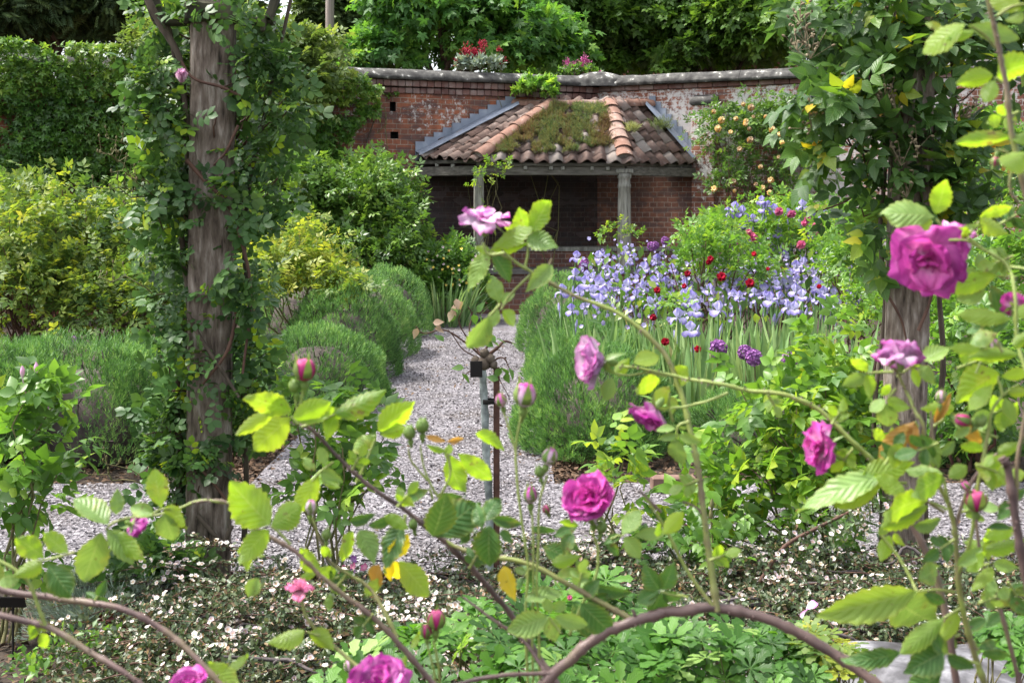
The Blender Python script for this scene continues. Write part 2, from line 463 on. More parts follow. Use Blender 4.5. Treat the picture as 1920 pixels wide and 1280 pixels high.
def plant(name, label, cat, blobs, n, tpl, size, mleaf, mstem, seed, clumps=60, base=None, stems=10, group=None, spread=.16, shell=.42, lump=.22,
          out=.6, up=.25, jit=.75, sr=.012, szvar=.35, floor=.01, fname='foliage', sname='stem', rshift=0.0, nup=.8):
    """one plant: stems from its foot into the clumps, and its foliage"""
    rng = np.random.default_rng(seed)
    B = np.array(blobs, float)
    if base is None: base = (B[:, 0].mean(), B[:, 1].mean(), 0.0)
    root = thing(name, label, cat, base, group)
    P, O, C, ci = blob_points(rng, blobs, n, clumps, spread, shell, lump, floor, seed * .37)
    D, N = orient(rng, O, out, up, jit, nup)
    rnd = np.clip(.5 + .22 * rng.normal(0, 1, len(P)) * .6 + .35 * (rng.random(clumps)[ci] - .5) + rshift, 0, 1)
    g = G().scatter(tpl, P, D, N, size * (1 - szvar + 2 * szvar * rng.random(len(P))), rnd)
    g.obj(fname, mleaf, root)
    if stems:
        g = G()
        for k in rng.choice(len(C), min(stems, len(C)), replace=False):
            b = np.array(base) + np.array((rng.normal(0, .04), rng.normal(0, .04), 0))
            g.tube(wander(rng, b, C[k], 7, .05), sr * (.7 + .6 * rng.random()), sr * .35, 5, rng.random())
        g.obj(sname, mstem, root)
    return root, C
# ------------------------------------------------------------------ ground, paths
rg = np.random.default_rng(7)
m_soil = plain_mat('soil', [(.3, (.018, .013, .010)), (.55, (.04, .029, .021)), (.75, (.075, .055, .04))], .95, 14, bumpy=.8, bdist=.03)
def gravel_mat():
    m, nt, p, out = mat('gravel')
    co = objco(nt)
    v = nd(nt, 'ShaderNodeTexVoronoi', {'Vector': co, 'Scale': 85.0, 'Randomness': 1.0})
    n = noise_n(nt, 2.2, 5, co); n2 = noise_n(nt, 70, 3, co)
    c = ramp(nt, nd(nt, 'ShaderNodeSeparateColor', {0: v.outputs['Color']}).outputs[0], [(0, (.055, .05, .053)), (.5, (.16, .15, .163)), (1, (.32, .30, .32))])
    c = mix(nt, 1, c, ramp(nt, n, [(.30, (.55, .49, .44)), (.5, (.95, .93, .95)), (.7, (1.2, 1.18, 1.2))]), 'MULTIPLY')
    nt.links.new(c, p.inputs['Base Color']); p.inputs['Roughness'].default_value = .85
    h = mth(nt, 'ADD', v.outputs['Distance'], mth(nt, 'MULTIPLY', n2, .4))
    nt.links.new(bump(nt, h, .9, .012), p.inputs['Normal'])
    return m
m_gravel = gravel_mat()
gg = G()
xs = np.concatenate([[-400, -60], np.linspace(-12, 12, 49), [60, 400]]); ys = np.concatenate([[-100, -6], np.linspace(0, 24, 61), [60, 600]])
XX, YY = np.meshgrid(xs, ys, indexing='ij')
ZZ = np.array([[-.016 + (.012 * noise.noise((x * 1.3, y * 1.3, 0)) if abs(x) < 13 and -1 < y < 25 else 0) for y in ys] for x in xs])
ii, jj = np.meshgrid(np.arange(len(xs) - 1), np.arange(len(ys) - 1), indexing='ij'); nY = len(ys)
gg.raw(np.stack([XX, YY, ZZ], -1).reshape(-1, 3), np.stack([ii * nY + jj, (ii + 1) * nY + jj, (ii + 1) * nY + jj + 1, ii * nY + jj + 1], -1).reshape(-1, 4))
kind(gg.obj('ground', m_soil), 'structure')
pg = G()
for (x0, x1, y0, y1, q) in ((-9.5, 9.5, 4.95, 6.62, .1), (-1.35, .22, 6.62, 17.75, .1)):
    nx, ny = int((x1 - x0) / q), int((y1 - y0) / q)
    px_, py_ = np.linspace(x0, x1, nx + 1), np.linspace(y0, y1, ny + 1)
    V = np.array([(x, y, .006 + .006 * noise.noise((x * 2, y * 2, 3))) for x in px_ for y in py_])
    a, b = np.meshgrid(np.arange(nx), np.arange(ny), indexing='ij')
    pg.raw(V, np.stack([a * (ny + 1) + b, (a + 1) * (ny + 1) + b, (a + 1) * (ny + 1) + b + 1, a * (ny + 1) + b + 1], -1).reshape(-1, 4))
kind(pg.obj('path', m_gravel), 'structure')
m_chip = plain_mat('stone chips', [(.2, (.06, .052, .055)), (.5, (.175, .163, .175)), (.8, (.36, .34, .355))], .8, 30, bumpy=.1, byrnd=.8)
CHIP = T([(-.5, -.35, 0), (.45, -.4, .03), (.55, .2, .12), (.05, .5, .2), (-.5, .3, .1)], [(0, 1, 2, 3, 4)])
n = 90000
X = np.where(rg.random(n) < .5, rg.uniform(-1.3, .2, n), rg.uniform(-4, 4, n)); Y = np.where(np.abs(X + .55) < .75, 4.95 + 10 * rg.random(n) ** 1.5, rg.uniform(4.95, 6.6, n))
G().scatter(CHIP, np.column_stack([X, Y, np.full(n, .012)]), np.column_stack([rg.normal(0, 1, (n, 2)), rg.normal(0, .22, n)]), np.column_stack([rg.normal(0, .35, (n, 2)), np.ones(n)]), .007 + .011 * rg.random(n) ** 2, rg.random(n)).obj('gravel', m_chip, smooth=False)
kind(bpy.data.objects['gravel'], 'stuff')
m_litter = plain_mat('leaf litter', [(.3, (.05, .03, .018)), (.6, (.10, .06, .036)), (.8, (.17, .11, .07))], .9, 12, byrnd=.8)
n = 22000
X = rg.uniform(-4.6, 4.6, n); Y = np.where(rg.random(n) < .45, rg.uniform(2.6, 4.98, n), rg.uniform(6.58, 8.2, n)); X = np.where(Y < 5, X * .57, np.where((X > -1.32) & (X < .2) & (Y > 6.7), np.where(X < -.5, -1.5, .32) + rg.normal(0, .09, n), X))
X[:420] = rg.uniform(-1.3, .15, 420) + np.where(rg.random(420) < .3, rg.normal(0, 1.5, 420), 0); Y[:420] = np.where(np.abs(X[:420] + .55) < .75, rg.uniform(5, 14, 420), rg.uniform(5, 6.6, 420))
kind(G().scatter(DIAMOND, np.column_stack([X, Y, np.where(np.arange(n) < 420, .022, 0) + rg.uniform(-.012, .012, n)]), np.column_stack([rg.normal(0, 1, (n, 2)), rg.normal(0, .3, n)]), np.column_stack([rg.normal(0, .5, (n, 2)), np.ones(n)]), .015 + .03 * rg.random(n), rg.random(n)).obj('leaf_litter', m_litter), 'stuff')

# ------------------------------------------------------------------ garden walls
CO = np.array((1.3, 19.5))
DL = np.array((-math.cos(R(20)), -math.sin(R(20)))); DR = np.array((math.cos(R(24)), -math.sin(R(24))))
def wall_t(px, d):
    k = (px - CX) / F
    return (k * CO[1] - CO[0]) / (d[0] - k * d[1])
def wall_pt(px, py, d, off=0.0):
    t = wall_t(px, d); q = CO + d * t
    nrm = np.array((-d[1], d[0])) * (1 if d[0] < 0 else -1)
    nrm = nrm if nrm[1] < 0 else -nrm
    q = q + nrm * off
    return np.array((q[0], q[1], EYE - (py - HY) / F * q[1]))
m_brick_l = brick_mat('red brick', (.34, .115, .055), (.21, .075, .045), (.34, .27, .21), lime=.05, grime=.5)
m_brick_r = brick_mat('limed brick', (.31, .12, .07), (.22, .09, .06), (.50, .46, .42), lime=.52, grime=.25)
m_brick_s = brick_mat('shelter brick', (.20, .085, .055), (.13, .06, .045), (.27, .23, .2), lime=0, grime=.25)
m_cop = plain_mat('weathered coping', [(.3, (.028, .026, .025)), (.5, (.075, .072, .068)), (.6, (.12, .115, .105)), (.66, (.46, .45, .42))], .95, 9, bumpy=.7, detail=9)
m_dark = plain_mat('dark hollow', [(.3, (.008, .007, .007)), (.7, (.02, .018, .016))], 1, 6, bumpy=0)
m_lead = plain_mat('lead sheet', [(.3, (.12, .145, .19)), (.6, (.21, .24, .30)), (.8, (.36, .39, .44))], .5, 4, bumpy=.15, spec=.5)

def wall(root, L, sgn, m, holes, corb):
    H = 3.13 if corb else 3.24
    g = G(); y0 = 0.0
    cx = sorted({0.0, L} | {h for q in holes for h in (q[0], q[1])} | set(np.linspace(0, L, 24))); cz = sorted({-.2, H} | {h for q in holes for h in (q[2], q[3])})
    for a, b in zip(cx, cx[1:]):
        for c, d in zip(cz, cz[1:]):
            if any(q[0] - 1e-6 <= a and b <= q[1] + 1e-6 and q[2] - 1e-6 <= c and d <= q[3] + 1e-6 for q in holes): continue
            g.raw([(a, 0, c), (b, 0, c), (b, 0, d), (a, 0, d)], [(0, 1, 2, 3)])
    T_ = .38
    g.raw([(0, -T_ * sgn, -.2), (L, -T_ * sgn, -.2), (L, -T_ * sgn, H), (0, -T_ * sgn, H)], [(0, 1, 2, 3)])
    g.raw([(L, -T_ * sgn, -.2), (L, 0, -.2), (L, 0, H), (L, -T_ * sgn, H)], [(0, 1, 2, 3)])
    g.obj('brickwork', m, smooth=False).parent = root
    for q in holes:
        a, b, c, d = q; h = G()
        P = [(a, 0, c), (b, 0, c), (b, 0, d), (a, 0, d)]; Q = [(x, -.14 * sgn, z) for x, _, z in P]
        h.raw(P + Q, [(0, 1, 5, 4), (1, 2, 6, 5), (2, 3, 7, 6), (3, 0, 4, 7), (4, 5, 6, 7)])
        h.obj('putlog_hole', m_dark, smooth=False).parent = root
    g = G()
    if corb:
        for k, (z0, z1, pr) in enumerate(((3.13, 3.21, .035), (3.225, 3.315, .075))):
            x = 0.0
            while x < L:
                l = .105 + .006 * random.random(); g.box((x + l / 2, sgn * (pr / 2 - .1) , (z0 + z1) / 2 + random.uniform(-.003, .003)), (l - .008, .2 + pr, z1 - z0), random.random(), bev=.006); x += l
    else:
        x = 0.0
        while x < L:
            l = .22 + .01 * random.random(); g.box((x + l / 2, sgn * (.02 - .1), 3.285), (l - .008, .24, .075), random.random(), bev=.006); x += l
    g.obj('corbel_course', plain_mat('corbel brick', [(.3, (.07, .04, .04)), (.5, (.17, .085, .07)), (.7, (.30, .24, .22))], .95, 7, bumpy=.4, byrnd=.5), smooth=False).parent = root
    g = G(); x = -.05
    prof = [(.13, 0), (.15, .02), (.145, .045), (.10, .10), (.03, .148), (-.06, .165), (-.19, .155), (-.30, .12), (-.40, .06), (-.46, .03), (-.46, 0)]
    while x < L:
        l = random.uniform(.9, 1.6); n_ = 9; st = np.linspace(x, min(x + l - .006, L), n_); V = []
        for u in st:
            for (yy, zz) in prof:
                w_ = .012 * noise.noise((u * 2.5, yy * 9, zz * 9)) + .008 * noise.noise((u * 9, yy * 20, 5))
                V.append((u, sgn * (yy + w_), 3.32 + zz * (1 if zz else 1) + w_))
        k = len(prof)
        g.raw(V, [(i * k + j, (i + 1) * k + j, (i + 1) * k + j + 1, i * k + j + 1) for i in range(n_ - 1) for j in range(k - 1)], random.random())
        g.raw(V[:k], [list(range(k))]); g.raw(V[-k:], [list(range(k))]); x += l
    g.obj('coping', m_cop).parent = root

random.seed(3)
def zz_of(px, py, d): return wall_pt(px, py, d)[2]
holes = []
for (p0, p1, y0, y1) in ((731, 742, 191, 209), (732, 747, 247, 260)):
    t0, t1 = sorted((wall_t(p0, DL), wall_t(p1, DL))); holes.append((t0, t1, zz_of(p0, y1, DL), zz_of(p0, y0, DL)))
wl = thing('garden_wall', 'tall red brick garden wall left of the tiled shelter with missing bricks', 'wall', (CO[0], CO[1], 0)); wl.rotation_euler = (0, 0, R(200))
wall(wl, 13.5, 1, m_brick_l, holes, True)
wr = thing('garden_wall', 'brick garden wall flaked with white lime right of the tiled shelter', 'wall', (CO[0], CO[1], 0)); wr.rotation_euler = (0, 0, R(-24))
wall(wr, 12.5, -1, m_brick_r, [], False)
g = G(); tp = wall_t(1323, DR)
g.box((tp, -.06, 1.45), (.34, .2, 3.1), .4, bev=.01)
g.obj('pier', m_brick_r, smooth=False).parent = wr
g = G(); g.box((tp, -.07, 3.06), (.40, .26, .12), .4, bev=.03, tilt=((1, 0, 0), (0, 1, 0), (0, .25, 1))); g.obj('pier_cap', m_cop).parent = wr
g = G()                                                        # the saddle stone on the corner
V, k = [], 12
for i, u in enumerate(np.linspace(-.42, .42, 11)):
    for a in np.linspace(0, math.pi, k):
        rr = .27 * (1 - .25 * (abs(u) / .42) ** 2.5); V.append((CO[0] + u + .02, CO[1] - .02 - rr * math.cos(a) * 1.0, 3.315 + (.235 - .10 * (u / .42) ** 2) * math.sin(a) ** .8))
g.raw(V, [(i * k + j, (i + 1) * k + j, (i + 1) * k + j + 1, i * k + j + 1) for i in range(10) for j in range(k - 1)]); g.raw(V[:k], [list(range(k))]); g.raw(V[-k:], [list(range(k))])
tag(g.obj('capstone', m_cop), 'rounded lichened saddle stone where the two garden walls meet', 'capstone')

# ------------------------------------------------------------------ the shelter
m_tile = plain_mat('clay pantiles', [(.28, (.03, .026, .023)), (.42, (.095, .062, .05)), (.56, (.15, .095, .077)), (.64, (.20, .155, .135)), (.70, (.36, .34, .31))], .85, 14, bumpy=.4, byrnd=.55)
m_hip = plain_mat('clay hip tiles', [(.25, (.08, .055, .045)), (.48, (.20, .105, .075)), (.64, (.26, .16, .125)), (.74, (.38, .34, .31))], .85, 11, bumpy=.4, byrnd=.35)
m_oak = plain_mat('grey oak', [(.3, (.10, .095, .08)), (.5, (.22, .215, .185)), (.7, (.34, .33, .29))], .85, 6, stretch=(6, 6, .7), bumpy=.5)
m_oakd = plain_mat('weathered beam', [(.3, (.06, .055, .045)), (.6, (.14, .13, .11)), (.8, (.22, .21, .18))], .9, 6, stretch=(.8, 3, 6), bumpy=.4)
m_mort = plain_mat('mortar', [(.3, (.16, .14, .13)), (.7, (.42, .38, .36))], .95, 25, bumpy=.5)
A_ = wall_pt(778, 294, DL, .02); B_ = pt(893, 300, 17.7); C_ = pt(1172, 303, 17.78); D_ = wall_pt(1311, 303, DR, .02)
E_ = wall_pt(963, 199, DL, .02); F_ = pt(1034, 199, 18.75); G_ = pt(1143, 199, 18.8); H_ = wall_pt(1220, 199, DR, .02)
sh = thing('garden_shelter', 'open fronted brick garden shelter with mossy pantiled hipped roof in the wall corner', 'shelter', (.4, 18.2, 0))
def pantile():
    us = np.linspace(0, 1, 9); V = []
    def z(u): return .034 * math.sin(u * 2 * math.pi - .6)
    for b, up in ((0, .022), (0, .038), (1.25, .004)):
        for u in us: V.append((b, (u - .5) * 1.06, (z(u) + up) / .2))
    n = len(us)
    return T(V, [(i * n + j, (i + 1) * n + j, (i + 1) * n + j + 1, i * n + j + 1) for i in range(2) for j in range(n - 1)], np.repeat((0, 0, 1.), n))
PT = pantile(); PT.V[:, 0] *= 1.12
gt = G(); soff = G(); centre = []
for q, (a, b, c, d) in enumerate(((A_, B_, F_, E_), (B_, C_, G_, F_), (C_, D_, H_, G_))):
    e = unit(b - a); s_ = (c + d) / 2 - (a + b) / 2; s_ = unit(s_ - e * s_.dot(e)); nn = np.cross(e, s_)
    P2 = [((v - a).dot(e), (v - a).dot(s_)) for v in (a, b, c, d)]
    def inside(x, y, mg=.0, P2=P2):
        for i in range(4):
            (x0, y0), (x1, y1) = P2[i], P2[(i + 1) % 4]
            if (x1 - x0) * (y - y0) - (y1 - y0) * (x - x0) < -mg * math.hypot(x1 - x0, y1 - y0): return False
        return True
    P, D, N, rn = [], [], [], []
    for r in range(0, 9):
        for k in range(-12, 20):
            x, y = k * .2 + .1 + (0 if q == 1 else .05), r * .215 - .07
            if inside(x, max(y + .08, .01), .045):
                off = nn * (.02 + rg.normal(0, .006)) + s_ * rg.normal(0, .012) - s_ * .05 * (rg.random() < .05)
                P.append(a + e * x + s_ * y + off); D.append(s_ + e * rg.normal(0, .045)); N.append(nn + e * rg.normal(0, .03)); rn.append(rg.random())
    gt.scatter(PT, P, D, N, .2, np.array(rn))
    if q == 1: centre = (a, e, s_, nn, inside)
    lo = [v - nn * .07 for v in (a, b, c, d)]
    soff.raw(lo, [(0, 1, 2, 3)])
gt.obj('pantile_covering', m_tile, sh)
soff.obj('soffit', m_oakd, sh, smooth=False)
def hip(a, b, r0, n, nm, cap=True):
    g = G(); d = unit(b - a); L = np.linalg.norm(b - a) / n; up = np.array((0, 0, 1.)); up = unit(up - d * up.dot(d)); sd = np.cross(d, up); k = 11
    for i in range(n):
        V = []; j_ = rg.normal(0, .006, 3); rn = rg.random()
        for u, rr in ((0, r0 * 1.08), (0, r0 * 1.0 + .0), (L * 1.08, r0 * .90)):
            th = r0 * 1.08 if (u == 0 and not V) else rr
            for t in np.linspace(-.15, math.pi + .15, k):
                rad = th if not (u == 0 and not V[:1]) else th
                V.append(a + d * (L * i + u) + sd * math.cos(t) * rr + up * (math.sin(t) * rr * .85 - .03) + j_)
        V = np.array(V); V[:k] = V[k:2 * k] * .2 + V[:k] * .8 - d * .004
        Vi = V[:k] - up * .016
        g.raw(V, [(q_ * k + j, (q_ + 1) * k + j, (q_ + 1) * k + j + 1, q_ * k + j + 1) for q_ in range(2) for j in range(k - 1)], rn)
        g.raw(np.vstack([Vi, V[:k]]), [(j, j + 1, k + j + 1, k + j) for j in range(k - 1)], rn)
    o = g.obj(nm, m_hip, sh)
    if cap:
        g = G(); V = [a + d * .03 + sd * math.cos(t) * r0 * .98 + up * (math.sin(t) * r0 * .8 - .03) for t in np.linspace(0, math.pi, k)]
        g.raw(V, [list(range(k))]).obj('mortar_bedding', m_mort, o)
hip(B_ + np.array((0, -.02, .05)), F_ + np.array((0, 0, .06)), .125, 6, 'hip_tile_row')
hip(C_ + np.array((0, -.02, .05)), G_ + np.array((0, 0, .06)), .14, 7, 'hip_tile_row')
hip(E_ + np.array((0, 0, .03)), F_ + np.array((.05, 0, .03)), .105, 3, 'ridge_tile_row', False)
hip(F_ + np.array((.05, 0, .03)), G_ + np.array((0, 0, .03)), .105, 4, 'ridge_tile_row', False)
hip(G_ + np.array((0, 0, .04)), H_ + np.array((0, 0, .04)), .115, 3, 'ridge_tile_row', False)
def flashing(a, b, d, n):
    """stepped lead against the wall, dressed over the tiles"""
    nrm = np.array((-d[1], d[0], 0)); nrm = nrm if nrm[1] < 0 else -nrm
    wd = np.array((d[0], d[1], 0)) * (1 if (b - a)[:2].dot(d) > 0 else -1)
    Lh = abs((b - a)[:2].dot(d)); Lz = b[2] - a[2]; g = G()
    for i in range(n):
        u0, u1 = i / n, (i + 1) / n
        p0 = a + wd * Lh * u0; p1 = a + wd * Lh * u1; z0, z1 = a[2] + Lz * u0, a[2] + Lz * u1
        zt = z1 + .15
        f = lambda p, z, o: np.array((p[0], p[1], z)) + nrm * o
        j = rg.normal(0, .004)
        g.raw([f(p0, z0 - .06, .012 + j), f(p1, z1 - .06, .012 + j), f(p1 + wd * .02, zt, .010 + j), f(p0, zt, .012 + j)], [(0, 1, 2, 3)])
        g.raw([f(p0, zt, .012 + j), f(p1 + wd * .02, zt, .01 + j), f(p1 + wd * .02, zt, -.01), f(p0, zt, -.01)], [(0, 1, 2, 3)])
        g.raw([f(p0, z0 - .06, .012 + j), f(p0, zt, .012 + j), f(p0, zt, -.01), f(p0, z0 - .06, -.01)], [(0, 1, 2, 3)])
    k = 14; V = []
    for i in range(k + 1):
        u = i / k; p = a + wd * Lh * u; z = a[2] + Lz * u
        for o, dz in ((.014, .01), (.05, .045), (.10, .03), (.20, -.0 + .02), (.23, -.02)):
            V.append(np.array((p[0], p[1], z + dz + .012 * noise.noise((u * 6, o * 9, 1)) + .03)) + nrm * o)
    g.raw(V, [(i * 5 + j, (i + 1) * 5 + j, (i + 1) * 5 + j + 1, i * 5 + j + 1) for i in range(k) for j in range(4)])
    g.obj('lead_flashing', m_lead, sh)
flashing(A_, E_, DL, 11); flashing(D_, H_, DR, 9)
def beam(a, b, w, h, nm, m=m_oakd, dz=0, par=None):
    d = b - a; L = np.linalg.norm(d[:2]); g = G()
    g.box((a + b) / 2 + np.array((0, 0, dz)), (L, w, h), rg.random(), math.atan2(d[1], d[0]), .008)
    return g.obj(nm, m, par or sh, smooth=False)
ins = np.array((0, .12, 0))
Bi, Ci = B_ + ins + np.array((.03, 0, 0)), C_ + ins
for a, b in ((A_, Bi), (Bi, Ci), (Ci, D_)):
    a2 = a.copy(); b2 = b.copy(); a2[2] = b2[2] = 2.10
    beam(a2, b2, .12, .13, 'wall_plate', dz=-.105)
for a, b in ((A_, B_), (B_, C_), (C_, D_)):
    beam(a + np.array((0, .03, 0)), b + np.array((0, .03, 0)), .022, .05, 'eave_board', dz=-.05)
for p in (820, 850, 940, 985, 1033, 1055, 1110, 1140, 1215, 1235, 1275):
    if p < 893: a, b = A_, B_
    elif p < 1172: a, b = B_, C_
    else: a, b = C_, D_
    t = (p - (CX + a[0] / a[1] * F)) / ((CX + b[0] / b[1] * F) - (CX + a[0] / a[1] * F)); q = a + (b - a) * t
    G().box(q + np.array((0, .12, -.098)), (.05, .2, .05), .5, 0, .004).obj('rafter_end', m_oak, sh, smooth=False)
g = G(); g.box((Bi[0], Bi[1], 1.29), (.135, .135, 1.38), .5, .1, .012); g.box((Bi[0], Bi[1], 1.99), (.2, .16, .07), .5, .1, .01)
g.obj('square_post', m_oak, sh, smooth=False)
g = G(); g.lathe([(.098, .6), (.098, 1.0), (.093, 1.5), (.085, 1.75), (.095, 1.76), (.095, 1.80), (.086, 1.81), (.084, 1.88), (.10, 1.90), (.10, 1.955), (.0, 1.956)], (Ci[0], Ci[1], 0), seg=18)
g.obj('round_column', m_oak, sh)
g = G(); g.box((Ci[0], Ci[1], 1.99), (.24, .16, .06), .5, 0, .008); g.obj('column_head', m_oak, sh, smooth=False)
# plinth, seat
Aw, Dw = wall_pt(778, 300, DL, -.02), wall_pt(1311, 300, DR, -.02)
def prism(poly, z0, z1):
    n = len(poly); V = [(x, y, z0) for x, y in poly] + [(x, y, z1) for x, y in poly]
    return V, [(i, (i + 1) % n, n + (i + 1) % n, n + i) for i in range(n)], [list(range(n)), list(range(n, 2 * n))]
poly = [Aw[:2] + (.02, -.01), (Bi[0] - .08, Bi[1] - .1), (Ci[0] + .1, Ci[1] - .1), Dw[:2] - (.02, 0), CO + (0, .03)]
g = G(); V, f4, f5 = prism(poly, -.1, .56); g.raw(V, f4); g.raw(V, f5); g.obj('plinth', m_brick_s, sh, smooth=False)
poly2 = [Aw[:2] + (.02, -.03), (Bi[0] - .1, Bi[1] - .13), (Ci[0] + .12, Ci[1] - .13), Dw[:2] - (.02, .02), CO + (0, .04)]
g = G(); V, f4, f5 = prism(poly2, .56, .615); g.raw(V, f4); g.raw(V, f5); g.obj('floor_slab', plain_mat('grey flag', [(.3, (.07, .065, .06)), (.7, (.16, .15, .145))], .9, 6), sh, smooth=False)
def seat_poly(y, dl=0):
    return [CO + DL * (2.45 + dl), CO + DR * (1.5 + dl), CO + (0, .05)]
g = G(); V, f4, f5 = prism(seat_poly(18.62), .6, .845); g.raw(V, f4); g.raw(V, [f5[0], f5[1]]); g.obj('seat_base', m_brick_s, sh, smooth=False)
g = G(); V, f4, f5 = prism(seat_poly(18.58, .06), .846, .905); g.raw(V, f4); g.raw(V, [f5[0], f5[1]]); g.obj('seat_board', m_oak, sh, smooth=False)
m_shade = brick_mat('shade darkened brick', (.05, .024, .018), (.028, .016, .014), (.065, .055, .05), lime=.0, grime=.5)  # near-black stained lining brick; the shelter's inner shade is put into its colour
for d, off, tt in ((DL, R(200), wall_t(790, DL)), (DR, R(-24), wall_t(1300, DR))):  # added inner linings that darken the recess by colour, left more than right
    g = G().raw([(0, 0, .6), (tt, 0, .6), (tt, 0, 2.16), (0, 0, 2.16)], [(0, 1, 2, 3)]); o = g.obj('shade_lining', m_shade if d is DL else m_brick_s, smooth=False); nrm = np.array((-d[1], d[0])); nrm = nrm if nrm[1] < 0 else -nrm
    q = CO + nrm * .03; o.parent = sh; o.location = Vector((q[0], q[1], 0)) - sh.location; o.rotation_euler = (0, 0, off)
# the mat of stonecrop on the centre slope, tufts on the right slope
m_sedum = leaf_mat('stonecrop', [(0, (.13, .07, .05)), (.25, (.17, .13, .06)), (.5, (.14, .16, .06)), (.8, (.075, .14, .06)), (1, (.26, .28, .11))], .25, rough=.6, under=1, vivid=False)
a, e, s_, nn, inside = centre
P, O = [], []
while len(P) < 9000:
    x, y = rg.uniform(-.2, 2.6), rg.uniform(.1, 1.6)
    if inside(x, y, -.05) and y > .12 + .45 * noise.noise((x * 3.3, y * 3, 0)) and noise.noise((x * 5.5, y * 5.5, 3)) > (-.33 if y > .5 else -.12) and not (x > 1.5 and noise.noise((x * 4, y * 4, 9)) > .22 and rg.random() < .7):
        P.append(a + e * x + s_ * y + nn * (.03 + .05 * rg.random() + .07 * max(0, noise.noise((x * 4, y * 4, 0))))); O.append(nn)
P, O = np.array(P), np.array(O)
D, N = orient(rg, O, 1.0, .6, .6)
cl = np.array([noise.noise((p[0] * 2.6, p[2] * 2.6, 4)) for p in P])
G().scatter(TUFT, P, D, N, .04 + .045 * rg.random(len(P)), np.clip(.44 + .5 * cl + .16 * rg.normal(0, 1, len(P)) + .25 * ((P[:, 2] - 2.75) > .08), 0, 1)).obj('stonecrop_mat', m_sedum)
tag(bpy.data.objects['stonecrop_mat'], 'olive and rusty stonecrop mat covering the middle slope of the shelter roof', 'stonecrop')
for (px, py, Y, nn_, sz, lab) in ((1187, 243, 18.25, 60, .11, 'small yellow green fern tuft on the right roof tiles'), (1238, 234, 18.75, 160, .08, 'dark stonecrop tuft beside the right lead flashing')):
    c = pt(px, py, Y); r = rg.normal(0, 1, (nn_, 3)) * ((.03, .03, .02) if nn_ < 100 else (.07, .05, .04)); D, N = orient(rg, unit(r + (0, 0, .05)), .8, .7, .5)
    tag(G().scatter(TUFT, c + r, D, N, sz, np.full(nn_, .97 if nn_ < 100 else .62)).obj('stonecrop_tuft', m_sedum), lab, 'stonecrop')
# red brick house glimpsed beyond the trees, telegraph pole
hs_ = thing('brick_house', 'red brick house glimpsed through the trees beyond the wall', 'house', (5.2, 47, 0))
G().box((5.2, 47, 3.4), (9, 6, 6.8), .5, .25).obj('wall', m_brick_l, hs_, smooth=False)
rf = G(); V = [(x, y, z) for x in (.4, 10) for y, z in ((43.6, 6.7), (47, 9.4), (50.4, 6.7))]
rf.raw(V, [(0, 1, 4, 3), (1, 2, 5, 4)]); rf.obj('roof', m_tile, hs_, smooth=False)
m_pole = plain_mat('pole timber', [(.3, (.20, .165, .14)), (.7, (.38, .33, .29))], .85, 5, stretch=(8, 8, .5), bumpy=.3)
p = pt(615, 100, 25); tpole = thing('telegraph_pole', 'slim grey timber telegraph pole behind the wall', 'pole', (p[0], 25, 0))
G().tube([(p[0], 25, -.3), (p[0] + .05, 25, 7.5)], .095, .08, 12).obj('shaft', m_pole, tpole)
for z in (4.65, 5.0): G().box((p[0] + .09, 24.95, z), (.12, .05, .03), .5).obj('step_bolt', m_dark, tpole)
# brick edging by the path
m_edge = plain_mat('worn edging', [(.3, (.10, .055, .042)), (.7, (.22, .14, .11))], .9, 12, bumpy=.5)
p0 = pt(1262, 915, 6.42)
tag(G().box((p0[0], 6.42, .05), (.22, .10, .065), .5, .05, .004).obj('edging_brick', m_edge, smooth=False), 'single worn red brick at the right corner of the gravel path', 'brick')
# grey stone slab bottom right
m_slab = plain_mat('pale stone', [(.3, (.03, .028, .028)), (.48, (.085, .083, .09)), (.58, (.16, .157, .17)), (.68, (.30, .295, .31))], .95, 9, bumpy=1, bdist=.02, detail=9)
p0 = pt(1760, 1275, 3.2)
gs = G(); V = []
for i in range(13):
    for j in range(28):
        a, b = math.pi * i / 12, 2 * math.pi * j / 28; q = np.array((math.sin(a) * math.cos(b), math.sin(a) * math.sin(b), math.cos(a)))
        k = 1 + .16 * noise.noise(Vector(q * 2.2)) + .07 * noise.noise(Vector(q * 7)); V.append(np.sign(q) * np.abs(q) ** .6 * (.30, .26, .15) * k + (p0[0], p0[1] + .1, p0[2] - .13))
gs.raw(V, [(i * 28 + j, (i + 1) * 28 + j, (i + 1) * 28 + (j + 1) % 28, i * 28 + (j + 1) % 28) for i in range(12) for j in range(28)])
tag(gs.obj('stone', m_slab), 'rough pale grey stone at the bottom right of the bed', 'stone')
# ------------------------------------------------------------------ foliage and bark materials
g3 = lambda *a: tuple(a)
m_bark = plain_mat('bark', [(.3, (.05, .038, .028)), (.6, (.11, .085, .065)), (.8, (.17, .14, .11))], .9, 8, stretch=(4, 4, .8), bumpy=.6)
m_twig = plain_mat('green twig', [(.3, (.09, .10, .035)), (.7, (.16, .13, .06))], .7, 10, bumpy=.2)
m_twigr = plain_mat('brown twig', [(.3, (.06, .03, .022)), (.7, (.13, .07, .05))], .7, 10, bumpy=.2)
m_yew = leaf_mat('yew needles', [(0, (.014, .03, .014)), (.5, (.032, .062, .024)), (1, (.085, .115, .035))], .15, rough=.6, under=1)
m_conif = leaf_mat('conifer', [(0, (.02, .045, .022)), (.5, (.045, .085, .032)), (1, (.12, .17, .055))], .2, rough=.6, under=1)
m_syc = leaf_mat('sycamore leaf', [(0, (.03, .085, .022)), (.4, (.06, .17, .034)), (.75, (.12, .27, .04)), (1, (.22, .36, .045))], .45, rough=.5, vivid=False)
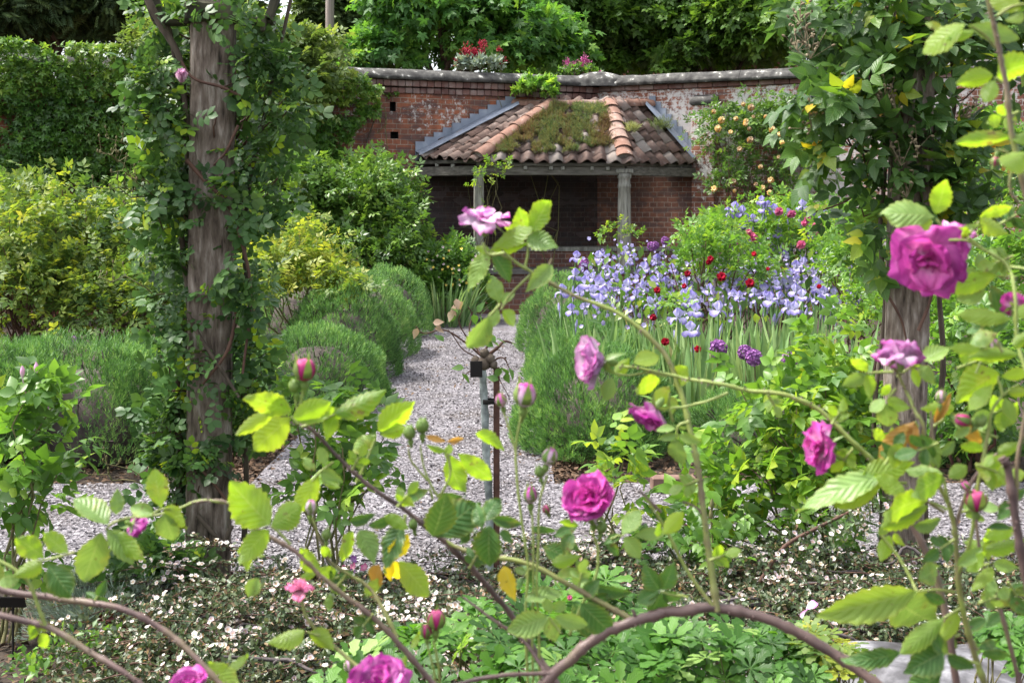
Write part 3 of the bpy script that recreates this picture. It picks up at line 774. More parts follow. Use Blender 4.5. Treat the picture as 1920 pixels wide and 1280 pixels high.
m_dkt = leaf_mat('dark leaf', [(0, (.03, .07, .018)), (.5, (.06, .13, .027)), (.85, (.11, .20, .035)), (1, (.18, .28, .045))], .35, rough=.5)
m_lgt = leaf_mat('light leaf', [(0, (.05, .09, .02)), (.5, (.10, .17, .035)), (1, (.22, .27, .07))], .4, rough=.5, vivid=False)
m_ivy = leaf_mat('ivy leaf', [(0, (.026, .07, .02)), (.45, (.065, .15, .034)), (.8, (.13, .23, .05)), (1, (.24, .32, .08))], .3, rough=.4, spec=.5)
m_shr = leaf_mat('shrub leaf', [(0, (.03, .07, .02)), (.5, (.065, .14, .032)), (.85, (.13, .21, .05)), (1, (.22, .26, .09))], .35, rough=.38, spec=.5)
m_yel = leaf_mat('yellow green leaf', [(0, (.03, .075, .018)), (.3, (.075, .145, .026)), (.55, (.15, .22, .03)), (.8, (.27, .31, .035)), (1, (.40, .39, .06))], .42, rough=.5, vivid=False)
m_rose = leaf_mat('rose leaf', [(0, (.03, .08, .025)), (.45, (.065, .15, .034)), (.8, (.12, .23, .04)), (1, (.24, .32, .04))], .42, rough=.42, spec=.5)
m_blue = leaf_mat('climber leaf', [(0, (.020, .052, .022)), (.5, (.048, .108, .042)), (.78, (.085, .16, .052)), (.86, (.15, .26, .03)), (1, (.26, .33, .03))], .34, rough=.42, spec=.35)
m_clr = leaf_mat('arch rose leaf', [(0, (.020, .055, .022)), (.45, (.045, .105, .034)), (.78, (.09, .18, .035)), (.9, (.22, .27, .03)), (.97, (.42, .33, .03)), (1, (.40, .22, .04))], .4, rough=.4, spec=.5, veins=.25)
m_lav = leaf_mat('lavender leaf', [(0, (.03, .08, .022)), (.45, (.085, .205, .050)), (.8, (.155, .305, .075)), (1, (.26, .40, .13))], .25, rough=.6, under=1, vivid=False)
m_lavw = plain_mat('lavender wood', [(.3, (.035, .028, .026)), (.7, (.12, .095, .085))], .9, 10)
m_silv = leaf_mat('silver leaf', [(0, (.12, .17, .13)), (.5, (.22, .29, .24)), (1, (.36, .42, .38))], .2, rough=.7, under=1, vivid=False)
m_irl = leaf_mat('iris blade', [(0, (.08, .17, .06)), (.5, (.18, .31, .12)), (.85, (.31, .43, .20)), (1, (.5, .44, .22))], .3, tboost=1.3, rough=.45, under=1.1, vivid=False)
m_ger = leaf_mat('cranesbill leaf', [(0, (.016, .06, .008)), (.5, (.042, .125, .016)), (.85, (.085, .20, .03)), (1, (.19, .30, .11))], .4, rough=.42, spec=.45, veins=.2)
m_cot = leaf_mat('cotoneaster leaf', [(0, (.03, .05, .022)), (.45, (.065, .10, .045)), (.72, (.13, .16, .08)), (.84, (.28, .17, .10)), (1, (.34, .24, .17))], .2, rough=.4, spec=.5, under=1.6, vivid=False)
m_green = plain_mat('flower stem', [(.3, (.10, .20, .06)), (.7, (.16, .28, .10))], .6, 10, bumpy=0)
m_redl = leaf_mat('purple leaf', [(0, (.07, .018, .016)), (1, (.17, .05, .035))], .25, under=1, vivid=False)
m_white = petal_mat('white petal', (.56, .40, .28), (.72, .66, .60), (.78, .75, .72), .2)
m_apri = petal_mat('apricot petal', (.78, .46, .12), (.86, .62, .24), (.90, .76, .46), .25)
m_lemon = petal_mat('lemon petal', (.7, .5, .08), (.75, .6, .12), (.8, .68, .2), .2)
m_crim = petal_mat('crimson petal', (.30, .006, .02), (.45, .012, .035), (.55, .02, .06), .2)
m_pink = petal_mat('pink petal', (.75, .35, .45), (.72, .22, .38), (.70, .18, .36), .3)
m_ppink = petal_mat('pale pink petal', (.80, .66, .72), (.76, .50, .64), (.72, .42, .62), .3)
m_iris = petal_mat('iris petal', (.60, .58, .78), (.37, .34, .68), (.28, .24, .58), .35)
m_irisp = petal_mat('pale iris petal', (.58, .57, .75), (.47, .45, .73), (.39, .36, .68), .35)
m_lil = petal_mat('lilac petal', (.58, .54, .72), (.44, .40, .68), (.38, .32, .62), .3)
m_all = petal_mat('allium petal', (.42, .22, .48), (.34, .13, .38), (.36, .14, .42), .2)
m_valr = petal_mat('red valerian', (.30, .012, .03), (.36, .018, .045), (.40, .03, .07), .2)
m_valp = petal_mat('pink valerian', (.42, .07, .22), (.45, .09, .26), (.48, .13, .30), .2)

# ------------------------------------------------------------------ trees beyond the walls
def tree(name, label, blobs, n, tpl, size, mleaf, seed, trunk, clumps, tr=.16, out=.5, up=-.15, jit=.7, limbs=9, spread=.15, rshift=0, nup=.9, lump=.22):
    rng = np.random.default_rng(seed)
    root = thing(name, label, 'tree', (trunk[0], trunk[1], 0))
    P, O, C, ci = blob_points(rng, blobs, n, clumps, spread, .55, lump, 2.4, seed * .61)
    D, N = orient(rng, O, out, up, jit, nup)
    rnd = np.clip(.45 + .2 * rng.normal(0, 1, len(P)) * .6 + .5 * (rng.random(clumps)[ci] - .5) + rshift, 0, 1)
    G().scatter(tpl, P, D, N, size * rng.uniform(.65, 1.35, len(P)), rnd).obj('crown', mleaf, root)
    g = G(); top = np.array(blobs)[:, :3].mean(0); base = np.array((trunk[0], trunk[1], -.2))
    mid = base + (top - base) * .6
    g.tube(wander(rng, base, top + (0, 0, .5), 10, .02), tr, tr * .35, 10, cap=False)
    for k in rng.choice(len(C), limbs, replace=False):
        s = base + (top - base) * rng.uniform(.45, .9); g.tube(wander(rng, s, C[k], 7, .06, .04), tr * .35, tr * .08, 6)
    g.obj('trunk', m_bark, root)
    return root
NDL = T(DIAMOND.V * (1, .42, 1), DIAMOND.F, DIAMOND.lu, DIAMOND.lv)
NEEDLE = join_t([placed(NDL, (.12 * k, 0, 0), R(s * 55), .34) for k in range(7) for s in (-1, 1)])
tree('yew_tree', 'very dark yew tree filling the top left corner beyond the ivy wall', [PB(60, 10, 23, 170, 105, 1.6), PB(240, -10, 23.8, 120, 120, 1.5), PB(-60, 40, 22.5, 120, 90, 1.4)], 26000, NEEDLE, .32, m_yew, 11, (-7.6, 23.6), 330, .25)
tree('conifer_tree', 'dark drooping conifer behind the telegraph pole', [PB(605, 60, 30, 40, 70, .9), PB(660, 30, 30.5, 65, 95, 1.2), PB(640, -50, 30.5, 60, 70, 1.0), PB(720, -30, 31, 70, 110, 1.2)], 19000, NEEDLE, .42, m_conif, 12, (-3.9, 30.6), 170, .2, up=-.5)
tree('broadleaf_tree', 'light green bushy tree behind the left rose post', [PB(405, 20, 28, 62, 95, 1.2), PB(350, 50, 27, 60, 60, 1.0)], 7000, SPRAYD, .3, m_lgt, 13, (-6, 28), 120, .14)
tree('sycamore_tree', 'fresh green sycamore with lobed leaves leaning over the wall left of the red valerian', [PB(800, 10, 23.6, 120, 120, 1.3), PB(930, 70, 23.4, 110, 90, 1.0), PB(730, 110, 23, 75, 45, .8), PB(1010, 100, 24, 90, 70, .9), PB(670, 120, 23, 50, 30, .5)], 9000, PALM, .20, m_syc, 14, (-1.2, 24), 330, .2, out=.75, up=-.25, jit=.45, rshift=.06, nup=.5)
tree('lime_tree', 'dark broadleaf tree standing behind the wall corner', [PB(1090, 10, 27, 130, 120, 1.6), PB(1040, 100, 27, 90, 70, 1.2), PB(1120, 110, 27.5, 80, 50, 1.0)], 15000, SPRAYD, .34, m_dkt, 15, (1.3, 27.6), 220, .25, rshift=.05)
tree('beech_tree', 'large shady beech with bare twigs in front of the brick house', [PB(1320, 20, 27, 140, 110, 1.6), PB(1420, 60, 26, 110, 80, 1.4), PB(1290, 110, 26.5, 70, 40, .9), PB(1260, 40, 28, 110, 50, 1.2)], 16000, SPRAYD, .34, m_dkt, 16, (4.6, 27.4), 230, .25, rshift=.1)
tree('ash_tree', 'dark leafy tree beyond the right wall behind the rose covered post', [PB(1560, 30, 27, 110, 110, 1.6), PB(1700, 30, 27, 130, 110, 1.6), PB(1870, 40, 26, 120, 100, 1.5)], 13000, SPRAYD, .36, m_dkt, 17, (8.6, 27.4), 220, .25, rshift=.0)
tree('oak_tree', 'tall tree making the dark backdrop above the shelter roof', [PB(1000, -60, 33, 330, 190, 2.5), PB(1300, -40, 34, 320, 190, 2.5), PB(1650, -30, 35, 300, 200, 2.5), PB(1180, 60, 33, 200, 70, 1.5), PB(1480, 70, 34, 170, 80, 1.5)], 17000, SPRAYD, .6, m_dkt, 18, (4, 34), 420, .35, rshift=-.2)

# ------------------------------------------------------------------ ivy and climbers on the walls
def on_wall(rng, d, t, z, off):
    nrm = np.array((-d[1], d[0])); nrm = nrm if nrm[1] < 0 else -nrm
    q = CO + d * t[:, None] + nrm * off[:, None]
    return np.column_stack([q, z]), np.append(nrm, 0.0)
rng = np.random.default_rng(21)
def ivy_wall(n, t0, t1, edge):
    P, O = [], []
    while len(P) < n:
        t, z = rng.uniform(t0, t1), rng.uniform(.2, 3.62)
        if t < edge(z) + .25 * noise.noise((z * 2.2, t * 2, 1)): continue
        f = noise.noise((t * 1.1, z * 1.3, 7)) + .5 * noise.noise((t * 3.1, z * 3.3, 2))
        if f < -.34 and rng.random() < .85: continue
        off = .05 + .34 * max(0, f + .35) + .12 * rng.random() + .18 * max(0, (z - 2.9))
        q, nr = on_wall(rng, DL, np.array([t]), np.array([z]), np.array([off])); P.append(q[0]); O.append(nr + (0, 0, .8 if z > 3.2 else 0))
    return np.array(P), np.array(O)
tE = wall_t(640, DL)
P, O = ivy_wall(24000, tE - .5, 9.3, lambda z: tE - .28 + (.25 if z < 2.4 else 0) - (.25 if 2.75 < z < 3.2 else 0) + (.5 if z > 3.35 else 0))
D, N = orient(rng, O, .55, -.25, .6, .5)
rnd = np.clip(.4 + .17 * rng.normal(0, 1, len(P)) + .28 * (P[:, 2] > 2.9) + .3 * np.array([noise.noise((p[0] * .9, p[2] * 1.2, 3)) for p in P]), 0, 1)
iv = thing('ivy', 'thick dark ivy curtain covering the left stretch of the garden wall', 'ivy', (P[:, 0].mean(), P[:, 1].mean(), 0))
G().scatter(PALM, P, D, N, .10 * rng.uniform(.6, 1.3, len(P)), rnd).obj('foliage', m_ivy, iv)
g = G()
for k in range(26):
    t = rng.uniform(tE, 11); a, _ = on_wall(rng, DL, np.array([t]), np.array([0.]), np.array([.05])); b, _ = on_wall(rng, DL, np.array([t + rng.normal(0, .5)]), np.array([rng.uniform(1.5, 3.3)]), np.array([.08]))
    g.tube(wander(rng, a[0], b[0], 8, .03), .02, .008, 5)
g.obj('stem', m_bark, iv)
plant('wall_climber', 'loose yellowish climber sprawling over the wall top behind the left post', 'climber', [PB(300, 95, 17.0, 60, 32, .35), PB(440, 90, 17.4, 110, 45, .4), PB(560, 118, 17.7, 75, 45, .35), PB(560, 190, 17.5, 60, 70, .25)], 3600, SPRAYD, .2, m_lgt, m_twigr, 22, 120, stems=14, spread=.3, rshift=.05, floor=1.8)
plant('ivy_tuft', 'bright green ivy tuft hanging over the coping above the shelter', 'ivy', [PB(1010, 158, 18.85, 36, 16, .16), PB(985, 165, 18.8, 18, 10, .1), PB(1022, 172, 18.7, 20, 8, .08)], 420, PALM, .105, m_syc, m_twig, 23, 34, stems=4, spread=.22, rshift=.35, floor=2)
plant('ivy_tuft', 'small ivy sprig rooted in the brickwork above the missing brick', 'ivy', [PB(722, 178, 18.42, 11, 7, .05), PB(745, 176, 18.44, 8, 6, .05)], 60, PALM, .085, m_ivy, m_twig, 24, 12, stems=2, rshift=.1, floor=2)
# valerian on the wall top
def valerian(name, label, px, py, Y, w_, h_, n, mp, heads):
    root, C = plant(name, label, 'valerian', [PB(px, py, Y, w_, h_ * .45, .2)], n, LEAF3, .085, m_silv if n > 300 else m_rose, m_twig, int(px), 30, stems=8, floor=3.0, out=.4, up=.8, sr=.006)
    r_ = np.random.default_rng(int(px) + 5)
    for (hx, hy, hr) in heads:
        c = pt(hx, hy, Y - .05); k = int(90 * hr / 6); s = hr * Y / F
        q = r_.normal(0, 1, (k, 3)) * (s * .55, s * .55, s * .8); D, N = orient(r_, unit(q + (0, 0, s)), .8, .4, .5)
        G().scatter(DIAMOND, c + q, D, N, .035, r_.random(k)).obj('flower_head', mp, root)
        G().tube(wander(r_, c, root.location, 5, .04), .005, .006, 4).obj('flower_stem', m_twig, root)
valerian('valerian', 'deep red valerian growing on the wall top', 900, 122, 19.0, 48, 26, 520, m_valr, [(875, 97, 8), (886, 100, 7), (904, 88, 7), (892, 106, 6), (858, 116, 5), (905, 100, 4), (944, 115, 4), (936, 95, 3)])
valerian('valerian', 'mauve pink valerian growing on the wall top beside the saddle stone', 1085, 135, 19.9, 36, 18, 260, m_valp, [(1063, 120, 6), (1096, 115, 7), (1090, 125, 6), (1076, 128, 6), (1103, 128, 5), (1125, 141, 4)])
# apricot climbing rose on the right wall
FLW = None
def cup_flower(k=3, n=5, seed=1):
    """a small rosette of cupped petals, radius 1, facing +X"""
    r_ = np.random.default_rng(seed); ts = []
    for ring in range(k):
        for i in range(n):
            a = 2 * math.pi * (i + .5 * ring) / n + r_.normal(0, .1)
            pl = R(15 + 68 * (k - 1 - ring) / max(k - 1, 1) * 1.0) if k > 1 else R(10)
            L = .62 + .38 * (ring == 0) - .12 * ring
            t = leaf_t(3, .95, -.0, -.25, peak=.62, cols=(-1, 0, 1)); V = t.V * L
            V[:, 2] += .28 * (np.abs(t.lv) * .5 * L * t.lu)
            c, s_ = math.cos(pl), math.sin(pl)
            V = np.column_stack([V[:, 0] * c - V[:, 2] * s_, V[:, 1], V[:, 0] * s_ + V[:, 2] * c])
            ca, sa = math.cos(a), math.sin(a)
            V = np.column_stack([V[:, 0] * ca - V[:, 1] * sa, V[:, 0] * sa + V[:, 1] * ca, V[:, 2]])
            ts.append(T(V[:, [2, 1, 0]] * (1, -1, 1), t.F, t.lu, t.lv))
    return join_t(ts)
ROSETTE = cup_flower(4, 6); SIMPLE = cup_flower(1, 5)
ar, _ = plant('climbing_rose', 'apricot flowered climbing rose trained on the whitened right wall', 'rose', [PB(1375, 260, 18.35, 62, 75, .18), PB(1450, 280, 18.05, 65, 95, .2), PB(1400, 350, 18.1, 75, 45, .2), PB(1500, 320, 17.8, 40, 60, .15), PB(1350, 340, 18.3, 30, 50, .12), PB(1420, 240, 18.15, 90, 45, .12)], 1500, SPRAY, .17, m_shr, m_twigr, 31, 230, stems=50, spread=.26, lump=.4, sr=.008, rshift=-.05, szvar=.4)
rng = np.random.default_rng(32)
for (px, py) in ((1335, 213), (1347, 248), (1383, 225), (1395, 232), (1412, 220), (1433, 222), (1405, 246), (1395, 235), (1444, 248), (1464, 254), (1404, 268), (1388, 282), (1466, 272), (1482, 212), (1424, 317), (1374, 344), (1340, 355), (1376, 361), (1416, 346), (1429, 354), (1443, 365), (1449, 340), (1349, 231), (1406, 208), (1370, 250), (1480, 232), (1460, 296), (1395, 199)):
    c = pt(px, py, 17.62 + (1450 - px) * .0034); d = np.array((rng.normal(0, .4), -1, rng.uniform(0, .9)))
    G().scatter(ROSETTE, [c], [d], [(0, 0, 1)], .105 * rng.uniform(.6, 1.15), [rng.random()]).obj('flower', m_apri, ar)

plant('climbing_sprig', 'little leafy sprig with a cream flower wound round the round shelter column', 'climbing rose', [PB(1150, 440, 17.35, 26, 12, .1), PB(1185, 455, 17.4, 18, 14, .08), PB(1165, 425, 17.4, 12, 8, .06)], 60, SPRAY, .13, m_rose, m_twig, 36, 16, base=(pt(1165, 470, 17.4)[0], 17.4, .3), stems=5, spread=.3, sr=.005, rshift=.25)
plant('climbing_sprig', 'pale leafy sprig hanging from the eave by the square shelter post', 'climbing rose', [PB(930, 306, 17.5, 22, 7, .08), PB(940, 322, 17.5, 12, 9, .06), PB(903, 345, 17.55, 14, 22, .08), PB(900, 410, 17.5, 12, 25, .06)], 62, SPRAY, .12, m_rose, m_twig, 37, 18, base=(pt(908, 470, 17.55)[0], 17.55, .3), stems=5, spread=.3, sr=.005, rshift=.3)
# ------------------------------------------------------------------ shrubs in the beds
plant('shrub', 'big glossy rounded shrub left of the shelter against the brick wall', 'shrub', [PB(650, 400, 16.6, 125, 95, .8), PB(730, 440, 16.3, 65, 85, .5), PB(560, 390, 16.4, 70, 80, .6), PB(640, 500, 16.0, 150, 70, .6)], 6000, SPRAY, .19, m_shr, m_bark, 41, 330, stems=12, spread=.13, shell=.32)
# upright shoots that break the shrub's outline
plant('border_plant', 'mid green leafy border plants with tiny white and yellow flowers by the shelter', 'border plant', [PB(840, 505, 16.4, 60, 38, .5), PB(790, 540, 16.2, 50, 35, .4), PB(870, 545, 16.6, 45, 30, .4)], 1900, SPRAY, .17, m_rose, m_twig, 42, 120, stems=10, spread=.2)
bp = bpy.data.objects['border_plant']; rng = np.random.default_rng(43)
for k in range(34):
    px, py = rng.uniform(800, 900), rng.uniform(463, 540)
    G().scatter(SIMPLE, [pt(px, py, 15.95)], [(rng.normal(0, .3), -1, .6)], [(0, 0, 1)], .02, [rng.random()]).obj('flower', m_white if rng.random() < .5 else m_lemon, bp)
def straps(name, label, c, n, L, w_, mt, seed, rad, lean=.5, cat='leaf clump', group=None, base=None):
    r_ = np.random.default_rng(seed); root = thing(name, label, cat, c, group)
    V = []; us = np.linspace(0, 1, 7)
    t = T([(u, s * w_ * .5 * min(1, (1 - u) * 3 + .05) * (.7 + .6 * u), 0) for u in us for s in (-1, 0, 1)], [(i * 3 + j, i * 3 + 3 + j, i * 3 + 4 + j, i * 3 + 1 + j) for i in range(6) for j in (0, 1)], np.repeat(us, 3), np.tile((-1, 0, 1), 7))
    g = G()
    for k in range(n):
        a = r_.uniform(0, 2 * math.pi); ln = abs(r_.normal(0, lean)); l = L * r_.uniform(.6, 1.15)
        b = np.array(c) + np.array((math.cos(a), math.sin(a), 0)) * rad * math.sqrt(r_.random()); 
        h = np.array((math.cos(a), math.sin(a), 0)); bend = r_.uniform(.1, .9) * lean
        th = ln * .5 + bend * us * us * 1.2; st = l / 6
        x = np.concatenate([[0], np.cumsum(np.sin(th[:-1]) * st)]); z = np.concatenate([[0], np.cumsum(np.cos(th[:-1]) * st)])
        tw = r_.uniform(0, math.pi); sd = np.array((math.cos(tw), math.sin(tw), 0))
        P = b + x[:, None] * h + z[:, None] * (0, 0, 1.)
        V = P[:, None, :] + (t.V.reshape(7, 3, 3)[:, :, 1] * l)[:, :, None] * sd
        V[:, 1] += np.cross(sd, h) * .0 + h * w_ * l * .12
        g.raw(V.reshape(-1, 3), t.F, float(np.clip(r_.normal(.5, .2), 0, 1)), t.lu, t.lv)
    g.obj('blades', mt, root)
    return root
straps('daylily_clump', 'arching strap leaved clump spilling onto the far end of the path', (pt(835, 575, 16.3)[0], 16.0, 0), 150, .62, .05, m_irl, 44, .4, .9)
plant('rose_bush', 'large yellow green leafy rose bush at the far left above the clipped lavender', 'rose bush', [PB(70, 470, 9.6, 110, 110, .6), PB(40, 560, 9.2, 110, 90, .5), PB(60, 400, 10, 60, 55, .4)], 2300, SPRAY, .135, m_yel, m_twigr, 45, 260, stems=60, spread=.22, lump=.42, sr=.009, shell=.5, rshift=-.08, nup=1.1)
plant('rose_bush', 'yellow green rose bush with red brown stems just left of the left post', 'rose bush', [PB(220, 490, 10, 100, 100, .6), PB(300, 560, 9.6, 80, 85, .5), PB(190, 590, 9.3, 100, 60, .5), PB(200, 410, 10.2, 60, 40, .3)], 2300, SPRAY, .125, m_yel, m_twigr, 46, 260, stems=60, spread=.22, lump=.42, sr=.009, shell=.5, rshift=-.12, nup=1.1)
plant('rose_bush', 'pale yellow rose bush growing over the lavender right of the left post', 'rose bush', [PB(560, 480, 11.5, 75, 60, .5), PB(600, 515, 11.3, 55, 35, .4), PB(510, 530, 11, 60, 55, .4), PB(640, 540, 10.9, 45, 18, .2)], 1300, SPRAY, .14, m_yel, m_twig, 47, 120, stems=14, spread=.2, rshift=.06, nup=1.1)

# ------------------------------------------------------------------ lavender mounds
def mound(label, X, Y, rx, ry, h, n, seed, rz=0.0, bare=None):
    pw = (.62, .62, .55) if seed < 54 else (1, 1, 1); n = int(n * (1.35 if seed < 54 else 1))
    n = int(n * 1.5); r_ = np.random.default_rng(seed); root = thing('lavender_bush', label, 'lavender', (X, Y, 0), 'clipped lavender mounds along the path')
    d = unit(r_.normal(0, 1, (n, 3)) * (1, 1, .8)); d[:, 2] = np.abs(d[:, 2])
    k = np.array([1 + .10 * noise.noise(Vector(q * 2.0) + Vector((seed, 0, 0))) + .08 * noise.noise(Vector(q * 5.5) + Vector((0, seed, 0))) for q in d])
    sq = np.sign(d) * np.abs(d) ** np.array(pw)
    P = np.array((X, Y, 0.02)) + sq * (rx, ry, h * .93) * (k * (1 - .10 * r_.random(n) ** 2))[:, None]
    gap = np.array([noise.noise(Vector(q * 3.1) + Vector((seed * 1.7, 4, 0))) for q in d])
    ok = ~((gap < -.28) & (r_.random(n) < .55)); 
    if bare is not None: ok &= ~((np.linalg.norm(P - np.array(bare[:3]), axis=1) < bare[3]) & (r_.random(n) < .93))
    P, d2, gp = P[ok], d[ok], gap[ok]; m = len(P)
    D = unit(d2 * .8 + np.array((0, 0, .75)) + r_.normal(0, .28, (m, 3))); N = r_.normal(0, 1, (m, 3))
    G().scatter(TUFT, P, D, N, r_.uniform(.026, .062, m), np.clip(.42 + .5 * gp + .24 * r_.normal(0, 1, m), 0, 1)).obj('foliage', m_lav, root)
    g = G()
    for q in range(90):
        dd = unit(np.array((r_.normal(), r_.normal(), abs(r_.normal()) * .8))); e = np.array((X, Y, 0.02)) + dd * (rx, ry, h) * .86
        g.tube(wander(r_, (X + r_.normal(0, .08), Y + r_.normal(0, .08), 0), e, 5, .06), .009, .004, 4, r_.random())
    g.obj('woody_stems', m_lavw, root)
    c_ = G(); c_.lathe([(.01, 0), (.7, .0), (.78, .3), (.62, .62), (.3, .8), (.01, .84)], seg=18)
    V = c_.c[0][0] * (rx, ry, h) * (.84, .84, .86) + (X, Y, 0); c_.c[0] = (V,) + c_.c[0][1:]
    c_.obj('inner_twigs', m_lavw, root)
    return root
for a in (('long clipped lavender mound at the left edge beyond the cross path', -3.35, 7.35, .85, .62, .70, 6500, 51),
          ('clipped lavender mound in front of the yellow green bush left of the post', -2.45, 7.4, .6, .6, .70, 6000, 52),
          ('clipped lavender mound directly behind the left post', -1.95, 7.7, .5, .55, .66, 4500, 53),
          ('low bright lavender mound at the left path edge nearest the camera', -1.42, 9.35, .52, .62, .60, 6500, 54),
          ('dark sided lavender mound second along the left path edge', -1.45, 10.9, .5, .7, .80, 6000, 55),
          ('tall rounded lavender mound third along the left path edge', -1.46, 12.6, .52, .95, .86, 7000, 56),
          ('farthest lavender mound on the left of the path', -1.42, 14.7, .5, .9, .84, 5000, 57),
          ('small yellowish lavender mound behind the left path row', -2.1, 12.8, .5, .6, .92, 3000, 58),
          ('broad lavender mound at the right path corner nearest the camera', .52, 7.75, .50, .70, .62, 10500, 59),
          ('lavender mound second along the right path edge', .60, 9.25, .48, .62, .62, 7500, 60),
          ('lavender mound third along the right path edge beside the irises', .62, 10.9, .50, .78, .66, 6500, 61),
          ('farthest lavender mound on the right of the path near the shelter', .56, 13.1, .50, 1.0, .80, 6500, 62),
          ('grey green lavender mound below the iris leaves', 1.5, 7.35, .6, .42, .40, 5500, 63),
          ('lavender mound half hidden by the right hand green bush', 2.4, 7.4, .5, .45, .40, 4000, 64)):
    mound(*a, bare=(.98, 7.25, .32, .26) if a[7] == 59 else ((.98, 7.25, .3, .2) if a[7] == 63 else None))

# ------------------------------------------------------------------ iris bed
def petal_t(L, W, a0, a1, cup, ruf, seed, nu=6, nv=6):
    """one petal from the axis: rises at angle a0 from the axis and bends to a1; radial along +X, axis +Z"""
    r_ = np.random.default_rng(seed); vs = np.linspace(0, 1, nv + 1); us = np.linspace(-1, 1, nu + 1)
    th = R(a0) + (R(a1) - R(a0)) * vs ** 1.3; st = L / nv
    rr = np.concatenate([[0], np.cumsum(np.sin(th[:-1]) * st)]); hh = np.concatenate([[0], np.cumsum(np.cos(th[:-1]) * st)])
    ph = r_.uniform(0, 6, 3); V, lu, lv = [], [], []
    for i, v in enumerate(vs):
        w_ = W * (math.sin(math.pi * (.06 + .60 * v)) ** .9) * (1 - .45 * max(0, v - .8) / .2 * .6)
        for u in us:
            q = 1 - .2 * u * u * v
            off = -cup * u * u * w_ + ruf * L * v * v * (math.sin(u * 4 + ph[0]) * .6 + math.sin(u * 9 + ph[1]) * .4)
            V.append((rr[i] * q + off * math.cos(th[i]), u * w_, hh[i] * q - off * math.sin(th[i]))); lu.append(v - .12 * (1 - abs(u))); lv.append(u)
    n = nu + 1
    return T(V, [(i * n + j, (i + 1) * n + j, (i + 1) * n + j + 1, i * n + j + 1) for i in range(nv) for j in range(nu)], lu, lv)
def ring(ts_args, count, a_off=0.0, jit=.08, seed=0):
    r_ = np.random.default_rng(seed); ts = []
    for k in range(count):
        a = a_off + 2 * math.pi * k / count + r_.normal(0, jit); t = petal_t(*ts_args[:6], seed * 31 + k)
        c, s_ = math.cos(a), math.sin(a); ts.append(T(np.column_stack([t.V[:, 0] * c - t.V[:, 1] * s_, t.V[:, 0] * s_ + t.V[:, 1] * c, t.V[:, 2]]), t.F, t.lu, t.lv))
    return join_t(ts)
def iris_proto(seed):
    r_ = np.random.default_rng(seed)
    root = thing('iris', 'lavender blue bearded iris on a tall stem in the right hand bed', 'iris', (0, 0, 0), 'bearded irises in the right hand bed')
    st = ring((.066, .034, 14, -20, .5, .06), 3, 0, .1, seed); fl = ring((.066, .034, 92, 186, .3, .07), 3, math.pi / 3, .12, seed + 3)
    s = G().raw(st.V + (0, 0, 0), st.F, .6, st.lu, st.lv).obj('standard_petals', m_irisp if seed % 2 else m_iris, root)
    f = G().raw(fl.V, fl.F, .4, fl.lu, fl.lv).obj('fall_petals', m_iris, root)
    g = G().tube([(0, 0, .012), (.004, 0, -.08), (.012, .004, -.30), (.0, 0, -.95)], .006, .008, 6)
    g.obj('stem', m_green, root)
    b = G().lathe([(.002, .0), (.010, .012), (.012, .03), (.006, .06), (.001, .072)], (.024, 0, -.14), (.3, 0, 1), 7); b.tube([(.010, 0, -.2), (.024, 0, -.14)], .005, .006, 5); b.obj('bud', m_irisp, root)
    return root
protos = [iris_proto(s) for s in (70, 71, 72, 73, 74)]
c1 = ((402, 285), (470, 285), (575, 190), (680, 150), (725, 185), (850, 205), (650, 255), (740, 305), (500, 380), (425, 380), (535, 335), (690, 345), (735, 395), (810, 440), (870, 430), (385, 475), (330, 375), (540, 430), (865, 300), (780, 250), (620, 300), (965, 515), (1010, 430), (1035, 585), (1060, 480), (1140, 365), (1185, 475), (1245, 275), (1310, 285), (1285, 340), (1265, 390), (1475, 130), (1545, 175), (1480, 290), (1575, 285), (1515, 410), (1565, 460), (1690, 340), (1640, 400), (600, 270), (1340, 330), (1005, 370), (560, 385), (770, 350), (900, 330), (930, 250), (700, 210), (460, 330), (1500, 340), (1610, 310), (1220, 350), (1380, 380), (1300, 400), (500, 300), (590, 345), (1440, 400), (1600, 470), (1100, 300))
c2 = ((1365, 402), (1378, 392), (1392, 400), (1428, 378), (1432, 392), (1452, 395), (1478, 400), (1505, 388), (1520, 398), (1592, 425), (1602, 418), (1575, 430), (1412, 412), (1395, 420), (1545, 405), (1460, 440), (1440, 385), (1356, 410))
r_ = np.random.default_rng(75)
more = [(r_.uniform(1075, 1300), 478 + 85 * r_.random() ** 1.3) for k in range(8)] + [(r_.uniform(1400, 1600), r_.uniform(440, 575)) for k in range(28)]
for i, (x, y) in enumerate([(940 + a / 2.909, 420 + b / 2.909) for a, b in c1] + more + list(c2)):
    Y = 11.6 if i >= len(c1) + len(more) else float(np.clip(12.0 - (y - 465) / 150 * 3.9, 8.1, 12.5)) + r_.normal(0, .1)
    o = protos[i] if i < 5 else copy_tree(protos[i % 5])
    o.location = Vector(pt(x, y, Y)); s = 1.0 * r_.uniform(.7, 1.2); o.scale = (s, s, s); o.rotation_euler = (r_.normal(0, .07), r_.normal(0, .07), r_.uniform(0, 6.28))
for k, (x, y, n) in enumerate(((1085, 655, 26), (1130, 640, 34), (1180, 650, 34), (1230, 655, 36), (1275, 660, 36), (1320, 660, 36), (1365, 665, 36), (1410, 670, 34), (1455, 665, 34), (1500, 640, 34), (1545, 610, 34), (1150, 600, 34), (1210, 595, 34), (1270, 590, 34), (1340, 600, 34), (1420, 590, 34), (1490, 580, 34))):
    Y = 8.45 if k < 11 else 9.6
    straps('iris_leaf_clump', 'fan of pale green sword shaped iris leaves below the iris flowers', (pt(x, y, Y)[0], Y + r_.normal(0, .12), 0), n, .64, .065, m_irl, 80 + k, .2, .3, 'iris leaves', 'fans of iris leaves in the right hand bed')
